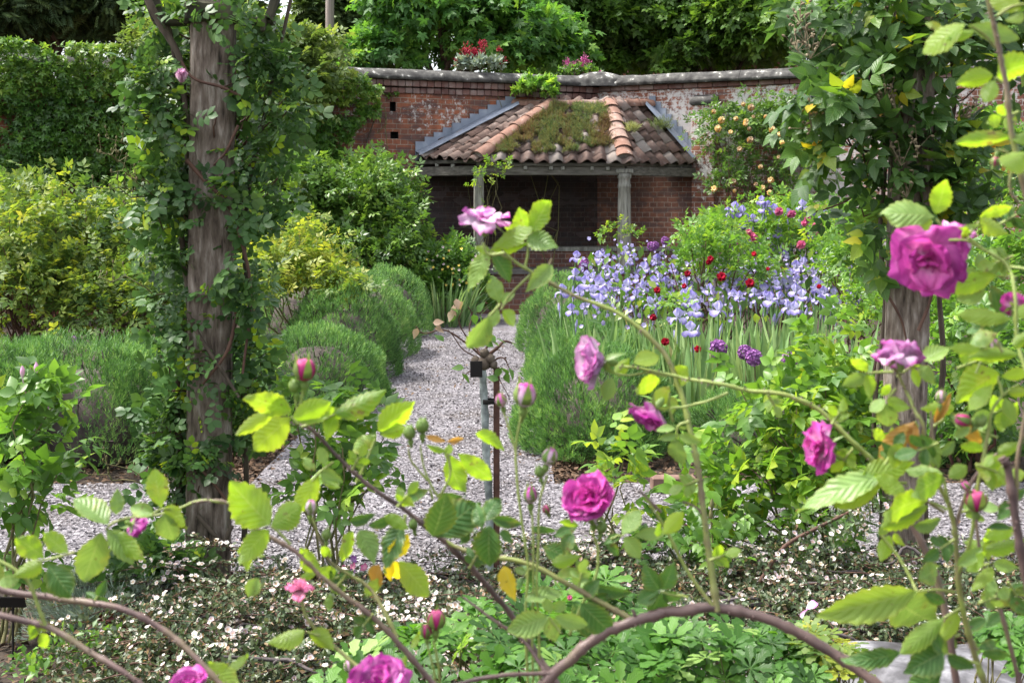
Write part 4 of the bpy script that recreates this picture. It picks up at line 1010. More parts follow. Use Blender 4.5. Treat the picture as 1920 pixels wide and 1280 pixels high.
# the haze of little pale flowers between the irises
rng = np.random.default_rng(90); n = 800
px = rng.uniform(1090, 1640, n); py = 470 + 125 * rng.beta(1.6, 2.0, n) + rng.normal(0, 20, n) - (px > 1380) * 45 * rng.random(n); Y = np.clip(12.3 - (py - 440) / 170 * 3.6, 8.6, 12.6)
P = np.array([pt(a, b, c) for a, b, c in zip(px, py, Y)])
kind(G().scatter(SIMPLE, P, np.column_stack([rng.normal(0, .6, n), -np.ones(n), rng.uniform(0, 1, n)]), rng.normal(0, 1, (n, 3)), rng.uniform(.012, .024, n), rng.random(n)).obj('small_lilac_flowers', m_lil), 'stuff')
P2 = P + rng.normal(0, .07, P.shape) - (0, 0, .1)
D, N = orient(rng, unit(rng.normal(0, 1, P.shape)), .3, 1.0, .5)
kind(G().scatter(LEAF3, P2, D, N, rng.uniform(.06, .12, n), rng.random(n)).obj('underplanting_foliage', m_shr), 'stuff')
rb, _ = plant('rose_bush', 'light green shrub rose with pink flowers behind the irises', 'rose bush', [PB(1420, 450, 12.0, 90, 60, .5), PB(1520, 440, 12.0, 90, 55, .5), PB(1600, 470, 11.5, 60, 60, .4), PB(1330, 460, 11.6, 45, 50, .3)], 1500, SPRAY, .13, m_rose, m_twigr, 91, 150, stems=20, spread=.2, rshift=.16)
for (x, y) in ((1355, 60), (1380, 100), (1650, 10), (1700, 25), (1295, 110), (1725, 65), (1615, 130), (1660, -10), (1780, -20), (1500, -50), (1365, 80), (1560, -40), (1720, 40)):
    G().scatter(ROSETTE, [pt(940 + x / 2.909, 420 + y / 2.909, 11.2)], [(rng.normal(0, .5), -1, .7)], [(0, 0, 1)], .085 * rng.uniform(.75, 1.1), [rng.random()]).obj('flower', m_pink, rb)
rc, _ = plant('rose_bush', 'shrub rose with deep crimson flowers among the irises', 'rose bush', [PB(1300, 490, 10.4, 50, 45, .3), PB(1350, 470, 10.5, 45, 45, .3), PB(1250, 590, 9.3, 30, 35, .25), PB(1400, 510, 10.3, 50, 30, .3)], 620, SPRAY, .125, m_rose, m_twigr, 92, 80, stems=18, spread=.22, rshift=.1, out=.5)
for (x, y, s) in ((1015, 280, .05), (1195, 300, .068), (1350, 335, .066), (1145, 200, .05), (1120, 215, .04), (1385, 170, .038), (1455, 250, .03), (1720, 345, .032), (845, 370, .05), (1005, 345, .04), (845, 515, .042), (880, 650, .05), (1065, 690, .045)):
    G().scatter(ROSETTE, [pt(940 + x / 2.909, 420 + y / 2.909, 9.3 if y < 420 else 8.1)], [(rng.normal(0, .4), -1, .4)], [(0, 0, 1)], s * 1.25, [rng.random()]).obj('flower', m_crim, rc)
def allium(label, px, py, Y, r, seed, m=m_all, group='purple allium heads in the right hand bed'):
    r2 = np.random.default_rng(seed); c = pt(px, py, Y); root = thing('allium', label, 'allium', (c[0], c[1], 0), group)
    d = unit(r2.normal(0, 1, (130, 3))); STAR = cup_flower(1, 6, 3)
    G().scatter(STAR, c + d * r * r2.uniform(.75, 1, (130, 1)), d, r2.normal(0, 1, (130, 3)), r * .26, r2.random(130)).obj('flower_head', m, root)
    G().tube(wander(r2, (c[0], c[1], 0), c, 5, .02), .006, .005, 5).obj('stem', m_twig, root)
for k, (x, y, Y, r, lab) in enumerate(((1346, 653, 8.0, .055, 'round purple allium head between iris leaf fans, leftmost of three in front'), (1397, 661, 8.0, .045, 'small round purple allium head among the iris leaves'), (1414, 670, 7.9, .05, 'round purple allium head touching the smaller one among the iris leaves'), (1480, 676, 7.9, .05, 'lone mauve allium head right of the iris leaf fans'), (1098, 497, 11.5, .06, 'brownish round seeding allium head at the left of the irises'), (1222, 462, 11.4, .04, 'flat mauve allium head left of the brick pier'), (1247, 451, 11.6, .035, 'topmost mauve allium head in front of the shelter brickwork'), (1229, 460, 11.8, .035, 'mauve allium head just behind a flat one before the shelter'), (462, 585, 7.0, .03, 'mauve allium head right of the left post'), (139, 638, 8.6, .03, 'tiny mauve allium head in front of the yellow green bush'), (199, 661, 8.4, .03, 'tiny mauve allium head just above the left lavender'))):
    allium(lab, x, y, Y, r, 100 + k)
# ------------------------------------------------------------------ the rose arch posts
m_post = plain_mat('split oak post', [(.32, (.025, .02, .016)), (.42, (.115, .088, .070)), (.54, (.20, .16, .13)), (.68, (.36, .315, .275))], .9, 9, stretch=(5, 5, 1.0), bumpy=1, bdist=.02, detail=12)
m_postb = plain_mat('mossy dark timber', [(.3, (.03, .028, .022)), (.6, (.075, .07, .045)), (.8, (.13, .13, .07))], .9, 8, bumpy=.4)
def post(label, foot, top, Y, w_, z1, rz, seed):
    a = pt(*foot, Y); b = pt(*top, Y); root = thing('arch_post', label, 'post', (a[0], Y, 0), 'timber posts of the rose arch')
    d = (b - a) / (b[2] - a[2]); r2 = np.random.default_rng(seed); zs = np.linspace(-.25, z1, 40); V = []; k = 16
    for z in zs:
        for j in range(k):
            t = 2 * math.pi * j / k; c, s_ = math.cos(t), math.sin(t); q = (abs(c) ** 7 + abs(s_) ** 7) ** (-1 / 7)
            rr = w_ / 2 * q * (1 + .025 * noise.noise((c * 2, s_ * 2, z * 1.5 + seed)) + .012 * noise.noise((c * 9, s_ * 9, z * 3)))
            x, y = rr * c, rr * s_; V.append((a[0] + d[0] * (z - a[2]) + x * math.cos(rz) - y * math.sin(rz), Y + x * math.sin(rz) + y * math.cos(rz), z))
    g = G().raw(V, [(i * k + j, i * k + (j + 1) % k, (i + 1) * k + (j + 1) % k, (i + 1) * k + j) for i in range(len(zs) - 1) for j in range(k)])
    g.raw(V[-k:], [list(range(k))]); g.obj('upright', m_post, root)
    return root, lambda z: np.array((a[0] + d[0] * (z - a[2]), Y, z))
YL, YR = 4.72, 4.85
pl, axl = post('square grey timber post of the left rose arch wrapped in dark green climber', (390, 1100), (400, 60), YL, .165, 3.1, R(12), 1)
pr, axr = post('square grey timber post of the right rose arch with a worn notch', (1688, 1060), (1712, 120), YR, .160, 3.1, R(-14), 2)
def bar(root, nm, p, q, th, m=m_postb, dep=.05):
    p, q = np.asarray(p), np.asarray(q); d = q - p; L = np.linalg.norm(d); a = math.atan2(d[2], d[0])
    G().box((p + q) / 2, (L, dep, th), .5, 0, .006, tilt=((math.cos(a), 0, -math.sin(a)), (0, 1, 0), (math.sin(a), 0, math.cos(a)))).obj(nm, m, root, smooth=False)
c = axl(2.13); G().box(c, (.2, .2, .075), .5, R(12), .01).obj('collar', m_postb, pl, smooth=False)
bar(pl, 'cross_rail', pt(290, 42, YL), pt(515, 40, YL), .028); bar(pl, 'brace', pt(503, 42, YL), pt(545, -90, YL), .03); bar(pl, 'brace', pt(300, 40, YL), pt(255, -80, YL), .05)
bar(pl, 'rail_peg', pt(495, 30, YL - .03), pt(495, 62, YL - .03), .02)
c = axr(2.03); G().box(c + (0, 0, 0), (.2, .2, .08), .5, R(-14), .01).obj('collar', m_postb, pr, smooth=False)
bar(pr, 'cross_rail', pt(1590, 75, YR), pt(1850, 78, YR), .035); bar(pr, 'brace', pt(1845, 78, YR), pt(1915, -80, YR), .035)

ROUNDSPRAY = spray_t(leaf_t(3, .70, .16, .15, peak=.5, tip=.85), 7, .32)
def climber(name, label, blobs, n, size, ml, seed, canes, base, tpl=ROUNDSPRAY, clumps=160, spread=.3, keep=None, out=.55, up=-.05):
    r2 = np.random.default_rng(seed); root = thing(name, label, 'climbing rose', base)
    P, O, C, ci = blob_points(r2, blobs, n, clumps, spread, .8, .3, .05, seed)
    if keep is not None:
        qx = CX + P[:, 0] / P[:, 1] * F; qy = HY - (P[:, 2] - EYE) / P[:, 1] * F
        ok = keep(qx, qy, P[:, 1], r2.random(len(P))); P, O, ci = P[ok], O[ok], ci[ok]
    D, N = orient(r2, unit(O * (1, 1, 1) + (0, -.3, 0)), out, up, .65, .6); N = unit(N + (0, -.35, 0))
    rnd = np.clip(.42 + .17 * r2.normal(0, 1, len(P)) + .3 * (r2.random(clumps)[ci] - .5), 0, .84); hot = r2.random(len(P)); rnd = np.where(hot < .012, .96, np.where(hot < .08, .85, rnd))
    G().scatter(tpl, P, D, N, size * r2.uniform(.55, 1.2, len(P)), rnd).obj('foliage', ml, root)
    for path, rad in canes:
        G().tube(smooth_path(path, 6), rad, rad * .6, 7, r2.random(), .06).obj('cane', m_bark if rad > .008 else m_twigr, root)
    for k in range(70):
        g = G(); i = r2.integers(0, len(C)); z = C[i][2] + r2.uniform(-.35, .0); b = C[i] * (.35) + np.array((base[0], base[1], z)) * .65
        g.tube(wander(r2, b, C[i], 6, .07), .0045, .002, 5, r2.random())
        g.obj('side_shoot', m_twigr, root)
    return root, C
LB = lambda px, py, rx, ry, rd=.14, dy=0: PB(px, py, YL + dy, rx, ry, rd)
bl = [LB(300, 240, 52, 95), LB(320, 370, 48, 70), LB(300, 150, 40, 50), LB(510, 215, 52, 90), LB(490, 330, 40, 75), LB(480, 440, 38, 60), LB(315, 480, 50, 60), LB(310, 590, 50, 60), LB(330, 700, 45, 60), LB(320, 800, 50, 60), LB(335, 880, 45, 50),
      LB(480, 560, 26, 60), LB(470, 690, 22, 60), LB(455, 800, 20, 60), LB(400, 240, 45, 60, .05, -.12), LB(400, 400, 40, 80, .05, -.12), LB(395, 720, 40, 80, .05, -.12), LB(390, 870, 40, 60, .05, -.12), LB(420, 560, 30, 70, .05, -.12), LB(330, 40, 60, 40), LB(420, 30, 60, 30, .05, -.13), LB(500, 110, 40, 40), LB(270, 1060, 60, 40, .15, .1), LB(330, 960, 35, 60), LB(430, 150, 30, 40, .05, -.12)]
mk = lambda pts, Y, dy=-.12: [pt(x, y, Y + dy + (d if False else 0)) for x, y in pts]
canesL = [(mk([(300, 1120), (318, 1000), (340, 880), (330, 740), (355, 600), (340, 420), (352, 300), (335, 180), (318, 60), (275, -40)], YL, .0), .014),
          (mk([(268, -20), (300, 45), (335, 105), (345, 180), (352, 240)], YL, -.05), .015),
          (mk([(350, 300), (385, 340), (425, 380), (452, 450), (470, 540), (455, 700)], YL), .008),
          (mk([(452, 180), (420, 165), (360, 145), (340, 115)], YL), .007), (mk([(350, 585), (380, 640), (420, 700), (448, 745)], YL), .009), (mk([(445, 590), (425, 660), (380, 720)], YL), .008),
          (mk([(358, 860), (400, 905), (440, 960), (460, 990)], YL), .007), (mk([(435, 985), (415, 1030), (385, 1090)], YL), .009), (mk([(370, 965), (400, 1000), (440, 1035)], YL), .010), (mk([(447, 235), (420, 290), (400, 310)], YL), .006),
          (mk([(455, 1060), (462, 900), (455, 760), (470, 600), (458, 470), (470, 330), (500, 200), (545, 0)], YL, .05), .011), (mk([(305, 1110), (280, 1050), (290, 980)], YL, .1), .010), (mk([(250, 1130), (290, 1060), (330, 990)], YL, .05), .009)]
cl_, CL = climber('climbing_rose', 'dark blue green climbing rose wound round the left arch post with one pale pink flower', bl, 1900, .122, m_blue, 111, canesL, (axl(0)[0], YL + .12, 0), clumps=260, spread=.34, keep=lambda x, y, Y, r: ((x < 366) | (x > 438) | (Y > YL + .1) | (r < np.interp(y, (480, 620), (.24, .55)))) & (x > np.interp(y, (0, 420, 520, 650, 1000, 1050, 1200), (250, 245, 255, 285, 285, 225, 225)) - 28 * r ** 3) & (x < np.interp(y, (0, 380, 480, 620, 1000), (560, 572, 535, 512, 500)) + 28 * r ** 3))
r2 = np.random.default_rng(112)
for k in range(7): pass
G().scatter(ROSETTE, [pt(341, 155, YL - .18)], [(.1, -.5, .9)], [(0, 0, 1)], .05, [.5]).obj('flower', m_ppink, cl_)
# thin brown budded shoots leaning left of the post
for (x, y) in ((185, 290), (205, 320), (165, 285), (150, 350), (230, 335), (215, 195), (235, 240), (180, 260), (210, 380), (160, 520), (175, 870), (150, 890), (200, 350)):
    g = G(); a = pt(310 + r2.normal(0, 20), y + r2.uniform(20, 70), YL); b = pt(x + 25, y, YL - .1 + r2.normal(0, .1)); w_ = wander(r2, a, b, 7, .06); g.tube(w_, .0035, .0015, 5)
    for q in range(5):
        e = w_[-1 - q // 2] + r2.normal(0, .018, 3) + (0, 0, .02); g.tube([w_[-1 - q // 2], e], .0012, .001, 4); g.lathe([(.001, 0), (.004, .004), (.004, .008), (.001, .014)], e, (0, 0, 1), 6)
    g.obj('budded_shoot', m_twig, cl_)
RB = lambda px, py, rx, ry, rd=.16, dy=0: PB(px, py, YR + dy, rx, ry, rd)
br_ = [RB(1600, 60, 75, 60), RB(1560, 20, 60, 40), RB(1620, 170, 85, 60), RB(1560, 240, 60, 55), RB(1610, 300, 70, 60), RB(1640, 380, 60, 60), RB(1700, 60, 60, 70, .08, -.13), RB(1730, 150, 50, 60, .08, -.13), RB(1700, 240, 60, 60, .08, -.13), RB(1740, 330, 60, 60), RB(1690, 420, 50, 40, .06, -.13), RB(1790, 60, 60, 60), RB(1820, 130, 50, 50), RB(1780, 250, 40, 60), RB(1820, 330, 60, 60), RB(1650, 470, 35, 40), RB(1800, 420, 70, 50), RB(1690, 300, 50, 60, .06, -.13), RB(1510, 20, 30, 30), RB(1570, 180, 70, 60, .1, -.2)]
mr = lambda pts, dy=-.12: [pt(x, y, YR + dy) for x, y in pts]
canesR = [(mr([(1740, 1060), (1735, 900), (1768, 700), (1760, 520), (1770, 330), (1790, 180), (1770, 20)], .08), .013), (mr([(1640, 960), (1640, 760), (1660, 560), (1650, 440), (1660, 300), (1640, 160), (1600, 40), (1590, -40)], .02), .010),
          (mr([(1722, 620), (1745, 560), (1752, 500), (1690, 380)]), .007), (mr([(1660, 545), (1690, 600), (1700, 640)]), .006), (mr([(1700, 720), (1660, 800), (1610, 880), (1560, 940)], .0), .007), (mr([(1520, 400), (1580, 380), (1640, 340)], -.05), .004), (mr([(1500, 210), (1560, 200), (1640, 230)], -.1), .004)]
cr_, CR = climber('climbing_rose', 'large leaved climbing rose with yellowing leaves smothering the right arch post', br_, 760, .19, m_clr, 113, canesR, (axr(0)[0], YR + .12, 0), tpl=spray_t(LEAF5, 5, .38), clumps=150, spread=.34, out=.5, up=-.35, keep=lambda x, y, Y, r: (x < 1665) | (x > 1740) | (Y > YR + .1) | (y < 180) | (r < .4))
m_spent = plain_mat('spent truss', [(.3, (.12, .085, .05)), (.7, (.26, .22, .14))], .9, 20)
for (x, y) in ((1500, 25), (1510, 60), (1495, 75), (1520, 90), (1660, 170), (1680, 190), (1640, 200), (1720, 260), (1700, 350), (1810, 200), (1520, 220), (1690, 290)):
    c = pt(x, y, YR - .22); g = G()
    for q in range(12):
        e = c + r2.normal(0, .028, 3); g.tube([c + (0, 0, -.04), e], .0012, .001, 4); g.lathe([(.001, 0), (.0042, .004), (.005, .010), (.002, .016)], e, r2.normal(0, 1, 3) + (0, 0, .8), 6)
    g.obj('spent_truss', m_spent, cr_)
plant('climbing_rose', 'pale leaved rambling rose against the right wall at the right edge', 'rose', [PB(1870, 300, 15.5, 60, 80, .3), PB(1850, 420, 14.5, 80, 80, .4), PB(1790, 520, 13, 70, 60, .4), PB(1890, 520, 12, 60, 60, .4)], 1700, SPRAY, .2, m_rose, m_twig, 114, 120, spread=.22, rshift=.05)
plant('rose_bush', 'leafy green rose bush behind the right post', 'rose bush', [PB(1790, 640, 6.6, 60, 80, .3), PB(1870, 700, 6.8, 70, 90, .4), PB(1800, 560, 7.6, 60, 50, .3), PB(1850, 800, 6.9, 70, 60, .3)], 1100, SPRAY, .135, m_rose, m_twigr, 115, 110, spread=.22)

# ------------------------------------------------------------------ young roses in the near bed
def rosebush(label, blobs, n, size, seed, stems, rshift=0.0, ml=m_rose, base=None, clumps=40, tpl=None, sr=.006, spread=.28, buds=()):
    root, C = plant('rose_bush', label, 'rose bush', blobs, n, tpl or spray_t(LEAF5, 5, .40), size, ml, m_twig, seed, clumps, base=base, stems=stems, spread=spread, shell=.7, rshift=rshift, sr=sr, out=.55, up=.1, nup=1.0)
    r3 = np.random.default_rng(seed + 1)
    for (x, y, Y) in buds:
        c = pt(x, y, Y); b = G(); b.lathe([(.002, -.02), (.006, -.012), (.008, 0), (.007, .008), (.002, .02)], c, (0, 0, 1), 8); b.tube([c - (0, 0, .02), c - (r3.normal(0, .01), 0, .10)], .0022, .003, 5); b.obj('bud', m_ppink if r3.random() < .5 else m_twig, root)
    return root
rosebush('young rose bush with pale buds at the left edge of the gravel cross path', [PB(55, 760, 4.3, 65, 50, .14), PB(70, 850, 4.3, 80, 60, .16), PB(50, 950, 4.3, 75, 60, .16), PB(110, 770, 4.25, 40, 40, .1), PB(45, 1030, 4.3, 40, 30, .1)], 165, .135, 121, 10, .05, base=(-1.62, 4.2, 0), clumps=60, buds=((42, 697, 4.25), (68, 690, 4.25), (58, 700, 4.25), (90, 724, 4.25), (8, 735, 4.3)))
rosebush('slender young rose bush right of the left post beside the gravel path', [PB(620, 770, 4.55, 80, 40, .15), PB(580, 830, 4.6, 80, 55, .16), PB(680, 850, 4.55, 60, 60, .15), PB(600, 910, 4.6, 80, 40, .15), PB(660, 930, 4.5, 60, 50, .14), PB(540, 760, 4.6, 40, 30, .1)], 185, .125, 122, 10, .05, base=(-.66, 4.5, 0), clumps=70)
rosebush('small yellow green rose shoot standing on the path edge left of the edging brick', [PB(1155, 870, 4.75, 50, 30, .11), PB(1170, 930, 4.75, 40, 40, .1)], 42, .13, 123, 4, .35, base=(.40, 4.75, 0), clumps=18)
rosebush('tall bushy green rose with reddish upright stems left of the right post', [PB(1450, 790, 4.9, 60, 50, .2), PB(1330, 830, 4.9, 60, 50, .18), PB(1420, 920, 4.8, 120, 60, .22), PB(1560, 900, 4.9, 70, 90, .22), PB(1560, 720, 5.1, 60, 60, .2), PB(1590, 620, 5.2, 50, 60, .2), PB(1360, 1000, 4.8, 60, 40, .2), PB(1480, 1000, 4.8, 90, 50, .2), PB(1240, 800, 5.0, 30, 30, .1), PB(1600, 800, 5, 40, 60, .2), PB(1530, 800, 5, 60, 50, .2), PB(1400, 740, 4.9, 30, 30, .1)], 560, .145, 124, 26, .2, base=(1.2, 4.75, 0), clumps=200, sr=.007, spread=.2)
rosebush('sparse rose stems with small leaves at the lower left of the right hand path', [PB(1270, 1010, 4.6, 60, 40, .14), PB(1330, 1030, 4.5, 50, 25, .12)], 70, .11, 125, 6, .0, base=(.62, 4.55, 0), clumps=30, buds=((1335, 945, 4.5), (1333, 965, 4.5)))

plant('rose_bush', 'light green small leaved rose bush between the irises and the right post', 'rose bush', [PB(1600, 520, 9.8, 45, 60, .3), PB(1620, 600, 9.2, 45, 60, .3), PB(1580, 450, 10.2, 45, 40, .3)], 800, SPRAY, .12, m_rose, m_twigr, 126, 110, stems=14, spread=.24, rshift=.14)
# standard rose on a thin trunk, its iron stake and black label
std = thing('standard_rose', 'half dead standard rose with knobbly grafted head on a thin grey trunk', 'rose', (pt(912, 940, 4.5)[0], 4.5, 0))
m_lich = plain_mat('lichened trunk', [(.35, (.10, .11, .11)), (.5, (.22, .25, .24)), (.62, (.42, .46, .45)), (.75, (.10, .095, .09))], .9, 16, bumpy=.5)
G().tube(smooth_path([pt(x, y, 4.5) for x, y in ((916, 1150), (918, 1040), (917, 940), (912, 860), (909, 780), (906, 720), (905, 690))], 4), .0150, .0130, 9, .5, .12).obj('trunk', m_lich, std)
kn = G()
for (x, y, r) in ((905, 682, .026), (918, 672, .020), (892, 676, .018), (908, 662, .018), (925, 683, .016)):
    c = pt(x, y, 4.5); kn.lathe([(r * .1, -r), (r * .8, -r * .6), (r * 1.05, 0), (r * .7, r * .7), (r * .1, r)], c, r2.normal(0, 1, 3), 8)
kn.obj('graft_knuckle', m_bark, std)
for path, rad in (([(903, 668), (870, 640), (830, 618), (795, 625), (780, 612)], .004), ([(900, 665), (880, 620), (885, 590), (878, 575)], .0035), ([(885, 648), (860, 600), (868, 580)], .003), ([(912, 668), (935, 650), (945, 640), (958, 642)], .007), ([(895, 670), (868, 655), (850, 630), (840, 618)], .003), ([(905, 660), (920, 640), (918, 620)], .005), ([(915, 690), (940, 670), (955, 690)], .004), ([(892, 690), (875, 700), (868, 712)], .003), ([(925, 690), (955, 745)], .0025)):
    G().tube(wander(r2, pt(*path[0], 4.5), pt(*path[-1], 4.5), 3, 0) if len(path) < 2 else smooth_path([pt(x, y, 4.5 + r2.normal(0, .02)) for x, y in path], 5), rad, rad * .5, 6, r2.random(), .1).obj('twig', m_twigr, std)
lp = np.array([pt(x, y, 4.46) for x, y in ((845, 578), (852, 588), (888, 590), (895, 585), (918, 640), (930, 635), (880, 682), (948, 700), (935, 712), (955, 690), (925, 650), (870, 690), (940, 690), (900, 590), (832, 640), (866, 700), (952, 702), (930, 640))])
D, N = orient(r2, unit(r2.normal(0, 1, lp.shape)), .6, -.4, .5); G().scatter(LEAF5, lp, D, N, .045, r2.uniform(.2, .6, len(lp))).obj('leaves', m_rose, std)
dp = np.array([pt(x, y, 4.46) for x, y in ((855, 560), (815, 615), (822, 622), (850, 572), (783, 615), (846, 582), (864, 565), (812, 605))])
D, N = orient(r2, unit(r2.normal(0, 1, dp.shape)), .6, -.6, .5); G().scatter(LEAF5, dp, D, N, .04, np.full(len(dp), .99)).obj('withered_leaves', m_cot, std)
m_rust = plain_mat('rusty iron', [(.3, (.05, .026, .02)), (.7, (.13, .06, .042))], .8, 30, bumpy=.2)
p0 = pt(931, 960, 4.52); stk = thing('plant_stake', 'thin rusty iron stake beside the standard rose trunk', 'stake', (p0[0], 4.52, 0))
G().box((p0[0], 4.52, (pt(930, 688, 4.52)[2] - .2) / 2), (.021, .012, pt(930, 688, 4.52)[2] + .2), .5, .3, .002).obj('rod', m_rust, stk, smooth=False)
c = pt(919, 752, 4.5); G().lathe([(.021, -.008), (.024, -.008), (.024, .008), (.021, .008)], c - (.005, 0, 0), (0, 0, 1), 12).tube([c, c + (.028, .015, 0)], .006, .006, 6).obj('tie', m_dark, stk)
c = pt(893, 692, 4.42); tag(G().box(c, (.042, .004, .056), .5, .1, .001).tube([c + (0, .004, .02), c + (.02, .07, .02)], .002, .002, 5).obj('plant_label', m_dark, smooth=False), 'small blank black label hanging from the standard rose head', 'label')
c = pt(22, 1128, 4.0); pt_l = thing('plant_label', 'low black plant label at the foot of the left edge rose bush', 'label', (c[0], 4.0, 0))
G().box(c, (.085, .006, .05), .5, 0, .002, tilt=((1, 0, 0), (0, .8, -.5), (0, .5, .8))).obj('plate', m_dark, pt_l, smooth=False); G().tube([(c[0], 4.01, -.1), (c[0], 4.01, c[2])], .004, .004, 6).obj('spike', m_dark, pt_l)

# ------------------------------------------------------------------ cotoneaster with white blossom, cranesbill, small plants
m_gbr = plain_mat('grey branch', [(.3, (.04, .033, .033)), (.7, (.12, .10, .10))], .9, 10)
FLOR = cup_flower(1, 5, 9); FLOR.V[:, 0] *= .5
def cotoneaster(label, region, n, nb, seed, zf):
    r3 = np.random.default_rng(seed); P = []
    X0, X1, Y0, Y1 = region; ctr = ((X0 + X1) / 2, (Y0 + Y1) / 2, 0); root = thing('cotoneaster', label, 'cotoneaster', ctr)
    B, tw = [], G()
    def spot():
        while True:
            x, y = r3.uniform(X0, X1), r3.uniform(Y0, Y1); h = zf(x, y)
            if h is not None: return x, y, h
    shoots = []
    for k in range(n // 44):                                    # arching shoots, leaves along both sides
        x, y, h = spot(); a = r3.uniform(0, 6.28); L = r3.uniform(.12, .30); e = np.array((math.cos(a), math.sin(a) * .7 - .2, r3.uniform(-.25, .45)))
        z = h * r3.uniform(.35, 1.0); s = np.array((x, y, z)); q = np.linspace(0, 1, 9)[:, None]; path = s + e * L * q + (0, 0, -.25) * q * q * L
        tw.tube(path, .0022, .0011, 4, r3.random()); shoots.append(path)
    tw.obj('twigs', m_twigr, root)
    S_ = np.array(shoots); m = len(S_); i = r3.integers(0, m, n); t = r3.random(n) * 8; k0 = np.minimum(t.astype(int), 7); f = (t - k0)[:, None]
    P = S_[i, k0] * (1 - f) + S_[i, k0 + 1] * f + r3.normal(0, .006, (n, 3)); dirs = unit(S_[i, k0 + 1] - S_[i, k0])
    D = unit(dirs * .5 + r3.normal(0, 1, (n, 3)) * .7 + (0, 0, .3)); N = unit(np.array((0, -.25, 1)) + r3.normal(0, .6, (n, 3)))
    G().scatter(DIAMOND, P, D, N, r3.uniform(.013, .024, n), np.clip(r3.beta(2.0, 2.6, n) + .25 * (r3.random(n) < .1), 0, 1)).obj('foliage', m_cot, root)
    hi = r3.choice(n, nb, replace=False, p=(lambda w_: w_ / w_.sum())(np.clip(P[:, 2], .02, 1) ** 1.5 * np.exp(5 * np.array([noise.noise((p[0] * 5, p[1] * 5, p[2] * 5)) for p in P])))); hi = hi[np.argsort(P[hi, 1])]
    for q, idx in enumerate((hi[:96], hi[96:])):
        pp = P[idx] + (0, -.004, .012); dd = unit(np.array((0, -.45, 1)) + r3.normal(0, .45, (len(idx), 3))); nn = r3.normal(0, 1, (len(idx), 3)); sz = r3.uniform(.0055, .0122, len(idx)); rn = r3.random(len(idx))
        if q == 0:
            for j in range(len(idx)): G().scatter(FLOR, pp[j:j + 1], dd[j:j + 1], nn[j:j + 1], sz[j:j + 1], rn[j:j + 1]).obj('blossom', m_white, root)
        else: kind(G().scatter(FLOR, pp, dd, nn, sz, rn).obj('blossom', m_white, root), 'stuff')
    for k in range(26):
        g = G(); x, y, h = spot(); a = np.array((x, y, h * .5)); e = r3.uniform(-.6, .6); b = a + (.45 * r3.choice((-1, 1)), e * .3, h * r3.uniform(-.1, .45)); g.tube(smooth_path(wander(r3, a, b, 6, .06, .05), 4), .010 * r3.uniform(.5, 1), .004, 6, r3.random())
        g.obj('branch', m_gbr, root)
    return root
def zl(x, y):
    px = CX + x / y * F
    if y < (4.9 if px > 880 else 4.5) and px > 190 + max(0, 4.3 - y) * -60 + 170 * max(0, y - 4.0) and px < 1262:
        return max(.05, .17 + .07 * noise.noise((x * 2.1, y * 2.1, 0)) + .04 * noise.noise((x * 6, y * 6, 1)) - .5 * max(0, 3.5 - y) + .06 * math.exp(-((px - 470) / 110) ** 2))
    return None
def zr(x, y):
    px = CX + x / y * F
    if px > 1235 and not (px > 1560 and y < 3.75): return max(.05, .19 + .07 * noise.noise((x * 2.1, y * 2.1, 5)) + .04 * noise.noise((x * 6, y * 6, 2)))
    return None
cotoneaster('cotoneaster mat with masses of white blossom left of centre in the near bed', (-1.75, .58, 3.3, 4.9), 70000, 2300, 131, zl)
cotoneaster('white blossomed cotoneaster mat at the foot of the right arch post', (.5, 1.95, 3.55, 4.7), 42000, 1250, 132, zr)
rng = np.random.default_rng(133)                                # branch of the right mat that climbs towards the rose
wb = thing('cotoneaster', 'arching cotoneaster branch with few white flowers reaching up beside the right arch post', 'cotoneaster', (pt(1440, 1070, 4.3)[0], 4.3, 0))
pth = smooth_path([pt(x, y, 4.3) for x, y in ((1425, 1090), (1470, 1025), (1530, 990), (1600, 955), (1640, 930))], 8); G().tube(pth, .008, .004, 7).obj('branch', m_twigr, wb)
i = rng.integers(0, len(pth), 900); P = pth[i] + rng.normal(0, 1, (900, 3)) * (.06, .05, .045) - (0, 0, .035); D, N = orient(rng, unit(rng.normal(0, 1, P.shape)), .5, .3, .6)
G().scatter(DIAMOND, P, D, N, .019, rng.beta(2, 2.6, 900)).obj('foliage', m_cot, wb)
for k in rng.choice(900, 34, replace=False): G().scatter(FLOR, [P[k] + (0, -.02, .01)], [(rng.normal(0, .4), -.6, .8)], [(1, 0, 0)], .011, [rng.random()]).obj('blossom', m_white, wb)

